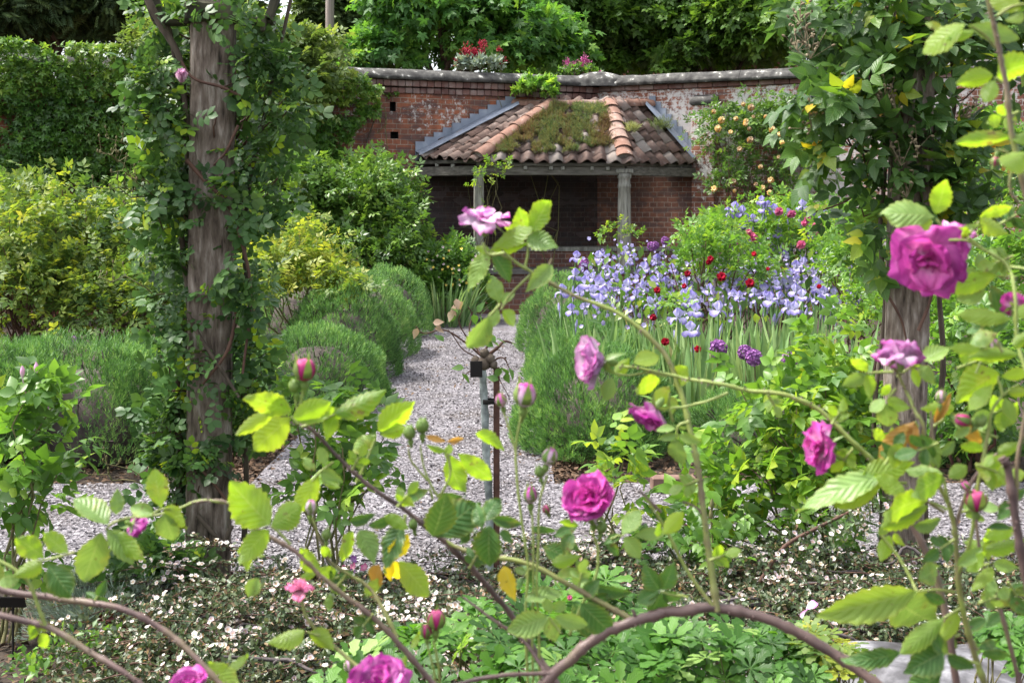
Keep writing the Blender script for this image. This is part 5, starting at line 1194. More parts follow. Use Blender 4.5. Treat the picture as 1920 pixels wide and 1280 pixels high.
def cut_palm():
    """a cranesbill leaf: deeply cut, toothed, dished"""
    ts = []
    for a in np.linspace(-R(140), R(140), 7):
        k = 1 - .22 * abs(a) / R(140)
        ts.append(placed(leaf_t(6, .40, .12, .10, peak=.66, tip=.8, serr=.25), (0, 0, 0), a, k * .62, R(6)))
    return join_t(ts)
CRANE = cut_palm()
def cranesbill(label, blobs, n, seed, base, size=.10, ml=m_ger, rshift=0):
    r3 = np.random.default_rng(seed); root = thing('cranesbill', label, 'cranesbill', base); B = np.array(blobs)
    bi = r3.integers(0, len(B), n); d = unit(r3.normal(0, 1, (n, 3))); d[:, 2] = np.abs(d[:, 2]) * 1.0 - .15
    P = B[bi, :3] + d * B[bi, 3:6] * (1 - .5 * r3.random((n, 1)) ** 2); D = unit(r3.normal(0, 1, (n, 3)) * (1, 1, .25) + d * .5); N = unit(np.array((0, -.25, 1)) + d * .4 + r3.normal(0, .28, (n, 3)))
    G().scatter(CRANE, P, D, N, size * r3.uniform(.6, 1.2, n), np.clip(r3.normal(.5 + rshift, .26, n), 0, 1)).obj('foliage', ml, root)
    g = G()
    for k in range(n // 2): g.tube(wander(r3, np.array(base) + r3.normal(0, .1, 3) * (1, 1, 0), P[k], 5, .05), .0028, .0018, 4, r3.random())
    g.obj('leaf_stalks', m_twig, root)
    return root
gr = cranesbill('lush cranesbill clump with cut bright green leaves at the bottom centre', [PB(800, 1260, 2.95, 150, 70, .3), PB(980, 1200, 3.1, 130, 90, .3), PB(1100, 1150, 3.3, 100, 70, .25), PB(680, 1300, 2.8, 90, 50, .25), PB(1050, 1270, 2.8, 140, 50, .3)], 270, 141, (-.02, 3.1, 0))
G().scatter(ROSETTE, [pt(1068, 1123, 3.0)], [(0, -.8, .6)], [(0, 0, 1)], .016, [.5]).obj('flower', m_pink, gr)
cranesbill('cranesbill clump with cut grey green leaves under the thick arching cane', [PB(1300, 1230, 2.95, 130, 70, .3), PB(1430, 1270, 2.9, 110, 50, .3), PB(1220, 1260, 2.9, 100, 60, .25), PB(1480, 1230, 3.1, 60, 40, .2)], 200, 142, (.5, 3.0, 0), rshift=-.05)
cranesbill('yellow green leafy clump beside the pale stone slab', [PB(1540, 1215, 3.0, 50, 30, .15), PB(1590, 1240, 2.95, 40, 30, .12)], 46, 143, (.74, 3.0, 0), .07, m_yel, .1)
cranesbill('bright green leaves in the bottom right corner', [PB(1900, 1220, 2.9, 40, 60, .15)], 40, 144, (1.13, 2.95, 0), .08, m_ger, .1)
plant('rose_bush', 'dark leaved rose shoots at the foot of the left arch post', 'rose bush', [PB(290, 1060, 4.45, 60, 45, .14), PB(330, 1110, 4.4, 45, 30, .12), PB(240, 1090, 4.4, 50, 25, .12)], 200, spray_t(LEAF5, 5, .38), .10, m_blue, m_twigr, 148, 46, stems=14, spread=.3, shell=.7, sr=.005)
plant('santolina', 'low silvery grey plant at the foot of the left arch post', 'santolina', [PB(200, 1150, 4.25, 90, 28, .18), PB(120, 1175, 4.2, 60, 26, .16), PB(280, 1120, 4.4, 60, 26, .16), PB(140, 1120, 4.4, 60, 20, .16)], 1500, TUFT, .05, m_silv, m_twig, 145, 90, stems=8, spread=.25, out=.9, up=.6, jit=.4, sr=.004)
plant('barberry', 'small dull purple leaved sprig between the santolina and the cotoneaster', 'shrub', [PB(215, 1185, 4.05, 28, 18, .06)], 90, LEAF3, .03, m_redl, m_twigr, 146, 12, stems=4, spread=.3, sr=.003)
plant('weed', 'scattered low green weeds on the bare soil at the bottom left', 'weed', [PB(100, 1235, 3.7, 60, 14, .15), PB(170, 1215, 3.8, 50, 20, .12)], 260, LEAF3, .028, m_rose, m_twig, 147, 26, stems=8, spread=.3, sr=.002)
def dianthus(label, px, py, Y, seed):
    r3 = np.random.default_rng(seed); c = pt(px, py, Y); root = thing('dianthus', label, 'dianthus', (c[0], Y, 0)); g = G()
    for k in range(60): g.tube(wander(r3, (c[0] + r3.normal(0, .05), Y + r3.normal(0, .04), 0), c + r3.normal(0, 1, 3) * (.07, .05, .04) - (0, 0, .03), 4, .05), .0022, .001, 4, r3.random())
    g.obj('foliage', m_silv, root)
    for k in range(7): G().scatter(SIMPLE, [c + r3.normal(0, 1, 3) * (.04, .03, .022)], [(r3.normal(0, .4), -.7, .6)], [(0, 0, 1)], .017, [r3.random()]).obj('flower', m_all if k % 2 else m_pink, root)
dianthus('small pink dianthus with grey foliage behind the left cotoneaster', 662, 1062, 4.45, 151); dianthus('small pink dianthus clump at the edge of the cross path right of centre', 1285, 990, 4.7, 152)
m_mauv = petal_mat('mauve petal', (.82, .70, .80), (.72, .42, .68), (.60, .20, .52), .35)
for (x, y, a) in ((1512, 1142, .3), (1506, 1158, 1.4)):
    g = G(); t = petal_t(.03, .014, 60, 100, .3, .08, int(x)); g.scatter(T(t.V, t.F, t.lu, t.lv), [pt(x, y, 3.6)], [(math.cos(a), -.3, .3)], [(0, -.4, 1)], 1.3, [.7]); tag(g.obj('fallen_petal', m_mauv), 'fallen mauve rose petal lying on the right cotoneaster', 'petal', 'fallen rose petals')
# ------------------------------------------------------------------ the near roses
m_cane = None
def cane_mat():
    m, nt, p, out = mat('rose cane')
    lu = attr(nt, 'lu'); nz = noise_n(nt, 22, 5, objco(nt))
    f = mth(nt, 'ADD', attr(nt, 'rnd'), mth(nt, 'MULTIPLY', mth(nt, 'SUBTRACT', nz, .5), .9))
    c = ramp(nt, f, [(.0, (.055, .035, .035)), (.3, (.15, .095, .085)), (.5, (.17, .14, .07)), (.7, (.22, .27, .06)), (1, (.30, .38, .11))])
    nt.links.new(c, p.inputs['Base Color']); p.inputs['Roughness'].default_value = .5
    nt.links.new(bump(nt, nz, .3, .003), p.inputs['Normal'])
    return m
m_cane = cane_mat()
SH = {0: .1, 1: .3, 2: .5, 3: .7, 4: .9}
m_fl = leaf_mat('near rose leaf', [(.0, (.10, .19, .018)), (.1, (.155, .26, .022)), (.19, (.19, .27, .03)), (.24, (.15, .24, .085)), (.36, (.13, .22, .095)), (.42, (.050, .125, .040)), (.58, (.038, .10, .036)), (.65, (.42, .36, .03)), (.76, (.5, .40, .03)), (.84, (.26, .14, .05)), (1, (.20, .09, .045))],
                .5, tboost=2.0, rough=.42, veins=.4, under=1.15, spec=.4, spots=.8, tstops=[(0, .55), (.19, .55), (.25, .26), (.6, .22), (.66, .5), (1, .4)])
m_sep = leaf_mat('sepal', [(0, (.10, .18, .06)), (1, (.20, .27, .13))], .3, under=1)
m_mag = petal_mat('magenta rose petal', (.92, .72, .84), (.78, .21, .55), (.62, .08, .42), .42, .5, .14, .78, 1.0, .82)
m_var = petal_mat('blush rose petal', (.86, .78, .84), (.80, .56, .74), (.56, .08, .40), .4, .5, .40, .98, .6, .85)
m_mve = petal_mat('mauve rose petal', (.88, .68, .80), (.68, .22, .53), (.48, .05, .35), .38, .5, .22, .92, .9, .82)
m_wine = petal_mat('wine rose petal', (.40, .02, .14), (.46, .03, .18), (.55, .10, .26), .25, .5)
m_hip = plain_mat('rose hip', [(.3, (.11, .20, .045)), (.7, (.19, .27, .10))], .5, 20, bumpy=.1)

def axisframe(ax):
    ax = unit(np.asarray(ax, float)); a = np.cross(ax, (.2, .9, .1)); a = unit(a); return ax, a, np.cross(ax, a)
def flower(root, px, py, d, rpx, ax, m, style, seed, back=0):
    """an old rose: spiral layers of ruffled petals on a calyx, its size from the photo at its own distance"""
    c = pt(px, py, d); Rr = rpx / F * d; X, A, Bq = axisframe(ax); g = G(); r3 = np.random.default_rng(seed)
    LY = {'full': [(7, 1.02, .62, 55, 100, .25), (8, .95, .58, 42, 82, .3), (8, .85, .5, 30, 62, .35), (9, .70, .42, 18, 46, .4), (8, .55, .34, 8, 32, .5), (7, .42, .26, 0, 24, .6)],
          'cup': [(6, 1.05, .70, 50, 84, .35), (6, .98, .64, 38, 62, .45), (6, .85, .52, 22, 44, .5), (6, .66, .40, 10, 26, .55), (5, .5, .3, 0, 16, .6)],
          'spent': [(4, 1.15, .42, 85, 132, .25), (5, .95, .40, 60, 108, .3), (6, .62, .34, 38, 88, .4), (6, .42, .26, 10, 70, .5)],
          'blown': [(5, 1.12, .60, 74, 124, .15), (5, 1.02, .56, 52, 96, .25), (5, .84, .5, 28, 74, .3), (4, .56, .38, 8, 46, .4), (3, .36, .24, 0, 30, .5)]}[style]
    for li, (n, L, W, a0, a1, cu) in enumerate(LY):
        for k in range(n):
            a = 2.39996 * (k + li * 7.3) + 2 * math.pi * k / n * .0 + 2 * math.pi * k / n + r3.normal(0, .16)
            t = petal_t(L * r3.uniform(.85, 1.1), W * r3.uniform(.82, 1.15), a0 + r3.normal(0, 9), a1 + r3.normal(0, 24), cu * r3.uniform(.5, 1.5), .19 if style in ('blown', 'spent', 'full') else .12, seed * 97 + li * 13 + k, 8, 8)
            V = t.V * Rr; cA, sA = math.cos(a), math.sin(a)
            tw = r3.normal(0, .22); V = np.column_stack([V[:, 0], V[:, 1] * math.cos(tw) - V[:, 2] * math.sin(tw), V[:, 1] * math.sin(tw) + V[:, 2] * math.cos(tw)]) if li < 4 else V
            W3 = (V[:, 0] * cA - V[:, 1] * sA)[:, None] * A + (V[:, 0] * sA + V[:, 1] * cA)[:, None] * Bq + (V[:, 2] - Rr * .25)[:, None] * X + c
            g.raw(W3, t.F, r3.random(), t.lu, t.lv)
    f = g.obj('flower', m, root)
    s = G(); base = c - X * Rr * .28
    s.lathe([(Rr * .04, -Rr * .52), (Rr * .14, -Rr * .40), (Rr * .17, -Rr * .2), (Rr * .13, -.02 * Rr), (Rr * .2, .0)], base, X, 10)
    for k in range(5):
        a = k * 1.2566 + seed; h = A * math.cos(a) + Bq * math.sin(a)
        s.scatter(leaf_t(5, .34, .2, .35, peak=.3), [base + h * Rr * .12], [unit(h + X * r3.uniform(-.7, .3))], [X], Rr * .75, [r3.random()])
    s.obj('calyx', m_sep, f)
    return f
def bud(root, px, py, d, hpx, ax, m, openv=.3, seed=0):
    c = pt(px, py, d); H = hpx / F * d; X, A, Bq = axisframe(ax); r3 = np.random.default_rng(seed + int(px))
    k = 1 + .25 * openv
    body = G(); rows = []
    prof = [(.10, -.42), (.30 * k, -.28), (.40 * k, -.05), (.40 * k, .14), (.31 * k + .06 * openv, .36), (.16 + .20 * openv, .52), (.03, .50 + .0 * openv)]
    ns = 16; V = []
    for i, (r_, h) in enumerate(prof):
        for j in range(ns):
            a = 2 * math.pi * j / ns; rr = r_ * (1 + .10 * math.sin(a * 3 + i * .9 + seed) * (i / 6)); V.append(c + X * H * (h + .03 * math.sin(a * 5 + seed) * (i > 4)) + (A * math.cos(a) + Bq * math.sin(a)) * rr * H)
    body.raw(V, [(i * ns + j, i * ns + (j + 1) % ns, (i + 1) * ns + (j + 1) % ns, (i + 1) * ns + j) for i in range(len(prof) - 1) for j in range(ns)], .5, np.repeat(np.linspace(.1, 1, len(prof)), ns), np.tile(np.linspace(-1, 1, ns), len(prof)))
    b = body.obj('bud', m, root)
    if openv > .25:
        g = G()
        for li, (n, L, W, a0, a1) in enumerate(((5, .75, .34, 26, -18), (4, .85, .26, 12, -10))):
            for q in range(n):
                a = q * 2 * math.pi / n + li; t = petal_t(L, W, a0 * k, a1, .5, .05, seed + q + li * 9, 6, 6); V = t.V * H; cA, sA = math.cos(a), math.sin(a)
                g.raw((V[:, 0] * cA - V[:, 1] * sA)[:, None] * A + (V[:, 0] * sA + V[:, 1] * cA)[:, None] * Bq + (V[:, 2] - .36 * H)[:, None] * X + c, t.F, r3.random(), t.lu, t.lv)
        g.obj('unfurling_petals', m, b)
    s = G(); s.lathe([(.06 * H, -1.1 * H), (.08 * H, -.95 * H), (.19 * H, -.72 * H), (.20 * H, -.56 * H), (.12 * H, -.42 * H), (.22 * H, -.36 * H)], c, X, 10)
    t = leaf_t(8, .42, .3, 0, peak=.28)
    for q in range(5):
        a = q * 1.2566 + seed; h = A * math.cos(a) + Bq * math.sin(a); L = r3.uniform(.95, 1.3); V = []
        for (u, v, z), lv in zip(t.V, t.lv):
            hh = -.38 + u * L; rr = np.interp(min(hh, .5), [p[1] for p in prof[:-1]], [p[0] for p in prof[:-1]]) + .015 + (openv * .30 * u * u) + .10 * max(0, hh - .5)
            tt = v / max(rr, .12); V.append(c + X * H * hh + (A * math.cos(a + tt) + Bq * math.sin(a + tt)) * rr * H)
        s.raw(V, t.F, r3.random(), t.lu, t.lv)
    s.obj('calyx', m_sep, b)
    return c - X * H * 1.05
def cane(root, pts, r0, r1, tone, d=None, nm='cane'):
    k_ = .86 if r0 > .0062 else .70; r0, r1 = r0 * k_, r1 * k_
    P = [pt(p[0], p[1], p[2] if len(p) > 2 else d) if not (len(p) == 4) else np.array(p[:3]) for p in pts]
    SP = smooth_path(P, 9); g = G(); r9 = np.random.default_rng(len(P) + int(abs(P[-1][0]) * 997)); SP = SP + np.cumsum(r9.normal(0, r0 * .09, SP.shape), 0) * np.sin(np.linspace(0, math.pi, len(SP)))[:, None]; g.tube(SP, np.linspace(r0, r1, len(SP)) * (1 + .28 * (np.arange(len(SP)) % 9 == 4) + .05 * r9.normal(0, 1, len(SP))), None, 9, tone)
    r3 = np.random.default_rng(int(abs(P[0][0]) * 1000) + len(P))
    if r0 > .0022:
        for q in range(len(SP) // 2):                          # prickles
            i = r3.integers(1, len(SP) - 1); h = unit(np.cross(SP[i] - SP[i - 1], r3.normal(0, 1, 3))); rr = r0 + (r1 - r0) * i / len(SP); g.tube([SP[i] + h * rr * .8, SP[i] + h * (rr + .0035)], .0011, .0002, 5, .25)
    return g.obj(nm, m_cane, root)
ctr_n = [0]
def leaf(root, d, stalk, lts, seed=None):
    """a compound leaf: a stalk and its leaflets, each from base to tip"""
    if not stalk and len(lts) > 1:
        for q in lts: leaf(root, d, stalk, [q])
        return
    ctr_n[0] += 1; r3 = np.random.default_rng(1000 + ctr_n[0]); g = G(); dd = d + r3.normal(0, .02)
    for (bx, by, tx, ty, w_, sh) in lts:
        a = pt(bx, by, dd); tilt = r3.uniform(-.45, .45); L0 = math.hypot(tx - bx, ty - by) / F * d
        b = pt(tx, ty, dd + tilt * L0); D = b - a; L = np.linalg.norm(D); D = D / L; view = unit(-(a - (0, 0, EYE))); side = unit(np.cross(D, view)); nrm = np.cross(side, D); nrm = nrm if nrm.dot(view) > 0 else -nrm
        th = r3.uniform(-.7, .7); nn = nrm * math.cos(th) + side * math.sin(th)
        if sh == 0: nn = -nn
        t = FINES[r3.integers(0, 6)]; t = T(t.V * (1, min(1.1, .88 * w_ / .62 / max(.72, math.cos(th))), 1), t.F, t.lu, t.lv)
        g.scatter(t, [a], [D], [nn], L * 1.04, [np.clip(SH[sh] + r3.normal(0, .035), 0, 1)])
    o = g.obj('leaf', m_fl, root)
    if stalk:
        P = [pt(x, y, dd) for x, y in stalk]; G().tube(smooth_path(P, 4) if len(P) > 2 else wander(r3, P[0], P[1], 5, .03), .0016, .0011, 6, .75).obj('leaf_stalk', m_cane, o)
    return o

nr = thing('rose_plant', 'old rose arching across the foreground with blush and magenta flowers left and centre', 'rose', (.28, 1.45, 0))
M_ = 1.32
# main canes; each runs down to the plant's foot
foot = (.28, 1.45, -.05, 0)
cane(nr, [(.0, 1.45, -.05, 0), (-.09, 1.36, .6, 0), (930, 1380, 1.3), (1000, 1300, 1.3), (1060, 1243, 1.3), (1120, 1195, 1.3), (1185, 1165, 1.3), (1260, 1151, 1.3), (1345, 1146, 1.3), (1430, 1165, 1.29), (1530, 1212, 1.28), (1650, 1290, 1.26), (1760, 1400, 1.24)], .0064, .0060, .22)
cane(nr, [(1345, 1146, 1.3), (1333, 1060, 1.31), (1320, 960, 1.32), (1310, 880, 1.33), (1297, 810, 1.34), (1275, 730, 1.35), (1235, 650, 1.36), (1165, 590, 1.37), (1070, 549, 1.38), (1000, 512, 1.38), (965, 490, 1.38), (940, 468, 1.38)], .0052, .0021, .62)
cane(nr, [(1700, 960, 1.28), (1650, 880, 1.3), (1600, 830, 1.3), (1540, 775, 1.31), (1470, 745, 1.31), (1400, 735, 1.32), (1340, 722, 1.32), (1285, 713, 1.33), (1240, 702, 1.33), (1190, 690, 1.33), (1160, 687, 1.33)], .0040, .0018, .78)
cane(nr, [(1700, 960, 1.28), (1760, 1090, 1.27), (1800, 1300, 1.26), (.55, 1.4, .3, 0), (.45, 1.46, -.05, 0)], .0046, .0065, .3)
cane(nr, [(1365, 736, 1.32), (1320, 755, 1.32), (1282, 764, 1.33), (1255, 765, 1.33)], .0021, .0017, .8)
cane(nr, [(1250, 706, 1.33), (1215, 700, 1.33), (1172, 704, 1.33), (1150, 700, 1.33)], .0016, .0014, .8)
cane(nr, [(.26, 1.42, -.05, 0), (.12, 1.4, .5, 0), (1060, 1310, 1.36), (1000, 1215, 1.38), (940, 1130, 1.38), (880, 1060, 1.37), (815, 1000, 1.36), (760, 955, 1.36), (690, 905, 1.35), (630, 850, 1.35), (585, 805, 1.34), (550, 785, 1.34)], .0058, .0021, .15)
cane(nr, [(812, 998, 1.36), (850, 1022, 1.36), (910, 1040, 1.35), (985, 1053, 1.34), (1060, 1090, 1.33), (1130, 1130, 1.32), (1187, 1162, 1.31)], .0030, .0042, .55)
cane(nr, [(812, 998, 1.36), (815, 960, 1.35), (826, 930, 1.34), (845, 890, 1.34), (838, 850, 1.34)], .0024, .0014, .72)
cane(nr, [(824, 935, 1.34), (808, 910, 1.34), (795, 880, 1.34), (788, 835, 1.34)], .0018, .0014, .75); cane(nr, [(802, 900, 1.34), (784, 880, 1.34), (770, 860, 1.34), (766, 840, 1.34)], .0016, .0013, .75)
cane(nr, [(.2, 1.44, -.05, 0), (.0, 1.38, .5, 0), (850, 1330, 1.3), (800, 1265, 1.3), (745, 1200, 1.3), (705, 1160, 1.3), (655, 1120, 1.3), (600, 1075, 1.3), (555, 1035, 1.3), (500, 1003, 1.3), (440, 960, 1.3), (433, 945, 1.3), (395, 938, 1.3), (360, 942, 1.3)], .0050, .0019, .35)
cane(nr, [(433, 943, 1.3), (375, 938, 1.3), (335, 952, 1.3), (290, 966, 1.3), (240, 970, 1.3), (212, 978, 1.3)], .0021, .0014, .72)
cane(nr, [(745, 1195, 1.3), (718, 1140, 1.31), (690, 1100, 1.32), (650, 1075, 1.32), (620, 1055, 1.32), (602, 1020, 1.32), (590, 985, 1.32), (585, 970, 1.32)], .0030, .0015, .6)
cane(nr, [(-.75, 1.5, -.05, 0), (-.68, 1.4, .45, 0), (-60, 1105, 1.25), (30, 1118, 1.25), (120, 1133, 1.25), (230, 1152, 1.24), (310, 1190, 1.24), (370, 1240, 1.23), (430, 1300, 1.22)], .0052, .0038, .34)
cane(nr, [(-.75, 1.5, -.05, 0), (-.7, 1.38, .45, 0), (-70, 1155, 1.22), (50, 1166, 1.22), (100, 1182, 1.22), (170, 1222, 1.21), (230, 1258, 1.2), (300, 1310, 1.2)], .0048, .0036, .32)
cane(nr, [(85, 1172, 1.22), (70, 1130, 1.22), (45, 1080, 1.22), (-20, 1040, 1.22)], .0028, .0020, .75)
cane(nr, [(870, 1120, 1.33), (930, 1165, 1.32), (980, 1200, 1.32), (1010, 1240, 1.31), (1030, 1270, 1.3)], .0017, .0034, .25); cane(nr, [(760, 1330, 1.28), (860, 1282, 1.29), (930, 1268, 1.29), (1000, 1264, 1.3), (1040, 1262, 1.3)], .0028, .0034, .22)
cane(nr, [(565, 1115, 1.28), (572, 1150, 1.28), (600, 1190, 1.28), (645, 1230, 1.27), (710, 1290, 1.26), (.02, 1.4, .4, 0)], .0020, .0034, .62)
for pts_, r0 in (([(978, 775), (968, 830), (970, 900), (978, 970), (990, 1060), (985, 1150), (990, 1290)], .0017), ([(944, 772), (962, 825), (968, 850)], .0013), ([(1026, 890), (1012, 940), (1010, 1010), (1006, 1080), (1010, 1180), (1012, 1290)], .0017), ([(997, 955), (1000, 1000), (1000, 1080), (998, 1200), (1000, 1290)], .0014),
                 ([(1112, 1000), (1122, 1030), (1118, 1080), (1100, 1120), (1080, 1160), (1068, 1190)], .0020), ([(812, 1200), (822, 1240), (826, 1300)], .0017), ([(800, 1205), (812, 1250), (820, 1300)], .0014), ([(568, 730), (562, 760), (552, 785)], .0019), ([(905, 455), (915, 475), (945, 475)], .0021), ([(553, 745), (556, 770), (551, 786)], .0013)):
    cane(nr, [(x, y, 1.33) for x, y in pts_], r0, r0 * 1.25, .8, nm='flower_stalk')
cane(nr, [(1035, 485, 1.38), (1025, 510, 1.38), (1030, 535, 1.38)], .0018, .0014, .45); cane(nr, [(1195, 1160, 1.3), (1186, 1142, 1.3)], .0026, .0022, .2)
cane(nr, [(1208, 928, 1.31), (1245, 985, 1.31), (1290, 1070, 1.31), (1340, 1140, 1.3)], .0018, .0030, .7); cane(nr, [(1320, 965, 1.32), (1305, 950, 1.32), (1280, 940, 1.32)], .0020, .0014, .25); cane(nr, [(1240, 960, 1.31), (1215, 935, 1.31), (1200, 920, 1.31)], .0022, .0016, .2)
flower(nr, 912, 405, 1.38, 50, (.12, -.2, 1), m_var, 'spent', 3)
flower(nr, 1118, 676, 1.33, 54, (-.85, -.25, .12), m_var, 'cup', 5)
flower(nr, 1222, 775, 1.33, 47, (-.55, -.2, -.65), m_mve, 'cup', 6)
flower(nr, 1105, 935, 1.30, 54, (-.35, -.75, .55), m_mag, 'full', 7)
flower(nr, 252, 985, 1.36, 27, (.4, .4, -.3), m_mve, 'cup', 8)
flower(nr, 712, 1278, 1.18, 60, (.1, -.55, .85), m_mve, 'full', 9)
flower(nr, 352, 1285, 1.18, 40, (.0, -.5, .85), m_mve, 'cup', 10)
flower(nr, 563, 1100, 1.28, 27, (.1, -.3, .9), m_pink, 'spent', 11)
for (x, y, h, ax, m, op, s) in ((571, 697, 42, (.05, -.1, 1), m_wine, .75, 1), (984, 744, 46, (.12, -.15, 1), m_var, .5, 2), (768, 812, 28, (-.1, -.2, 1), m_sep, .1, 3), (792, 800, 30, (.0, -.2, 1), m_sep, .1, 4), (940, 752, 26, (-.25, -.2, 1), m_mve, .1, 5), (1030, 858, 34, (.35, -.1, 1), m_var, .15, 6), (995, 930, 32, (.0, -.1, 1), m_mve, .1, 7), (583, 952, 28, (.1, -.1, 1), m_var, .15, 8), (1112, 970, 32, (-.05, -.4, 1), m_var, .3, 9), (818, 1165, 36, (.05, -.1, 1), m_wine, .55, 10), (799, 1185, 26, (-.1, -.1, 1), m_wine, .2, 11), (612, 1004, 22, (.0, 0, 1), m_sep, .1, 12), (1025, 956, 18, (-.3, -.3, .8), m_wine, .3, 13), (552, 725, 26, (-.2, -.1, 1), m_sep, .1, 14), (655, 1250, 24, (-.2, -.1, 1), m_ppink, .1, 15), (1012, 886, 22, (-.2, 0, 1), m_sep, .1, 16), (1128, 990, 24, (.2, -.1, 1), m_sep, .1, 17), (775, 985, 20, (-.2, 0, 1), m_sep, .1, 18)):
    bud(nr, x, y, 1.33, h, ax, m, op, s)
L = lambda d, st, lts: leaf(nr, d, st, lts)
L(1.38, [(985, 500), (990, 470), (986, 440)], [(990, 437, 1037, 378, .5, 0), (986, 437, 973, 390, .85, 0), (988, 447, 1044, 462, .68, 1), (983, 440, 950, 424, .6, 0)])
L(1.38, [(965, 490), (940, 478), (920, 470)], [(916, 474, 872, 535, .5, 1), (922, 474, 962, 523, .55, 2), (918, 470, 982, 460, .36, 0), (918, 468, 890, 464, .6, 0), (925, 462, 990, 425, .42, 0)])
L(1.38, [], [(1035, 497, 988, 545, .52, 1)])
L(1.38, [(995, 515), (955, 555), (940, 580)], [(937, 568, 918, 528, .8, 1), (942, 570, 962, 545, .6, 1), (942, 582, 968, 608, .8, 0), (934, 580, 917, 614, .62, 1)])
L(1.38, [(938, 570), (925, 585), (918, 592)], [(916, 594, 880, 664, .5, 1)])
L(1.33, [], [(1151, 702, 1180, 676, .62, 0), (1149, 708, 1132, 752, .58, 1), (1188, 680, 1236, 664, .62, 1)])
L(1.34, [(1262, 790), (1255, 765), (1255, 735)], [(1238, 713, 1188, 722, .62, 0), (1255, 724, 1226, 760, .66, 0), (1266, 724, 1291, 687, .78, 0), (1256, 742, 1262, 776, .62, 1)])
L(1.33, [(1292, 790), (1272, 798), (1269, 822)], [(1267, 803, 1232, 803, .42, 1), (1268, 815, 1234, 823, .46, 1), (1271, 815, 1311, 829, .46, 1), (1270, 803, 1288, 800, .4, 1), (1268, 822, 1268, 885, .52, 1)])
L(1.32, [(560, 795), (545, 780)], [(544, 774, 474, 736, .56, 0), (516, 770, 446, 811, .38, 0), (544, 782, 470, 847, .52, 0), (548, 787, 618, 750, .52, 0), (552, 791, 622, 775, .4, 0), (545, 770, 500, 745, .5, 0)])
L(1.33, [(565, 800), (600, 790), (628, 776)], [(628, 775, 720, 744, .46, 0), (625, 778, 612, 824, .62, 0), (600, 786, 650, 770, .5, 0)])
L(1.34, [(668, 905), (682, 875), (704, 822)], [(710, 808, 776, 752, .5, 0), (714, 815, 764, 800, .55, 0), (706, 815, 656, 848, .48, 1)])
L(1.35, [(625, 866), (600, 885), (585, 902)], [(612, 872, 596, 840, .95, 1), (602, 885, 642, 903, .8, 1), (598, 892, 553, 962, .5, 0), (592, 882, 570, 860, .65, 1), (600, 895, 640, 915, .4, 0)])
L(1.28, [(545, 1020), (520, 995), (507, 985)], [(506, 983, 432, 912, .88, 0), (508, 986, 572, 948, .62, 0), (504, 993, 448, 1044, .62, 0)])
L(1.29, [(330, 952), (300, 955), (285, 965)], [(302, 951, 288, 884, .62, 0), (306, 954, 358, 976, .78, 0), (309, 962, 322, 1018, .85, 1), (290, 964, 240, 948, .52, 1)])
L(1.27, [(240, 970), (212, 980), (198, 992)], [(203, 983, 146, 925, .55, 1), (218, 964, 222, 922, .65, 1), (201, 992, 252, 1048, .55, 1), (191, 998, 158, 1078, .62, 1), (203, 1001, 278, 1043, .45, 0)])
L(1.2, [(140, 1035), (100, 1046), (70, 1052)], [(128, 1036, 80, 1005, .68, 0), (82, 1046, 40, 1008, .75, 0), (80, 1055, 25, 1080, .55, 0), (90, 1056, 126, 1114, .75, 2)])
L(1.2, [], [(35, 1086, -10, 1095, .55, 1), (10, 1092, -30, 1060, .6, 1)])
L(1.34, [(845, 880), (840, 850)], [(838, 849, 854, 912, .52, 0), (859, 850, 922, 900, .45, 0), (836, 828, 800, 820, .34, 4), (838, 828, 870, 822, .34, 4), (836, 845, 802, 838, .36, 0), (842, 832, 842, 858, .6, 1)])
L(1.35, [(812, 935), (806, 915)], [(804, 918, 754, 938, .38, 2), (818, 926, 874, 942, .3, 2)])
L(1.32, [], [(892, 812, 942, 832, .42, 0)])
L(1.31, [], [(818, 1006, 884, 946, .95, 2), (905, 988, 886, 950, .75, 2), (905, 978, 930, 934, .78, 2), (922, 972, 978, 984, .42, 2), (918, 985, 912, 1062, .78, 2), (936, 998, 962, 1015, .62, 2)])
L(1.32, [], [(812, 1005, 838, 940, .8, 2), (880, 985, 858, 1020, .6, 2)])
L(1.3, [(760, 965), (758, 985), (752, 1000)], [(756, 985, 703, 1056, .56, 2), (766, 1000, 742, 1050, .8, 3)])
L(1.3, [(758, 1000), (725, 1055)], [(712, 1058, 698, 1100, .66, 4), (732, 1050, 757, 1098, .55, 3), (748, 1052, 805, 1112, .62, 0), (725, 1050, 735, 1085, .6, 3)])
L(1.33, [(690, 965), (680, 985)], [(675, 993, 702, 1054, .82, 1), (660, 995, 648, 1045, .5, 0), (720, 967, 768, 986, .52, 0), (655, 978, 704, 964, .42, 2), (690, 985, 740, 975, .4, 2)])
L(1.33, [], [(600, 1068, 558, 1032, .62, 0), (597, 1066, 634, 1082, .66, 0), (640, 1052, 657, 1012, .52, 0), (620, 1045, 600, 1018, .5, 0), (560, 1085, 590, 1075, .5, 0)])
L(1.31, [(650, 1075), (632, 1100)], [(622, 1110, 636, 1076, .6, 1), (624, 1110, 650, 1103, .72, 1), (620, 1112, 611, 1145, .52, 1)])
L(1.27, [(600, 1190), (575, 1184)], [(571, 1182, 512, 1212, .55, 0), (580, 1186, 628, 1208, .65, 0)])
L(1.28, [], [(484, 1083, 464, 1120, .82, 1)])
L(1.28, [(1050, 1185), (1030, 1156)], [(1027, 1156, 958, 1182, .66, 1), (1027, 1158, 1043, 1202, .76, 1), (1040, 1155, 1099, 1174, .52, 1), (1032, 1150, 1025, 1120, .72, 1), (1040, 1148, 1059, 1125, .72, 1)])
L(1.32, [], [(984, 1126, 1053, 1103, .42, 1)])
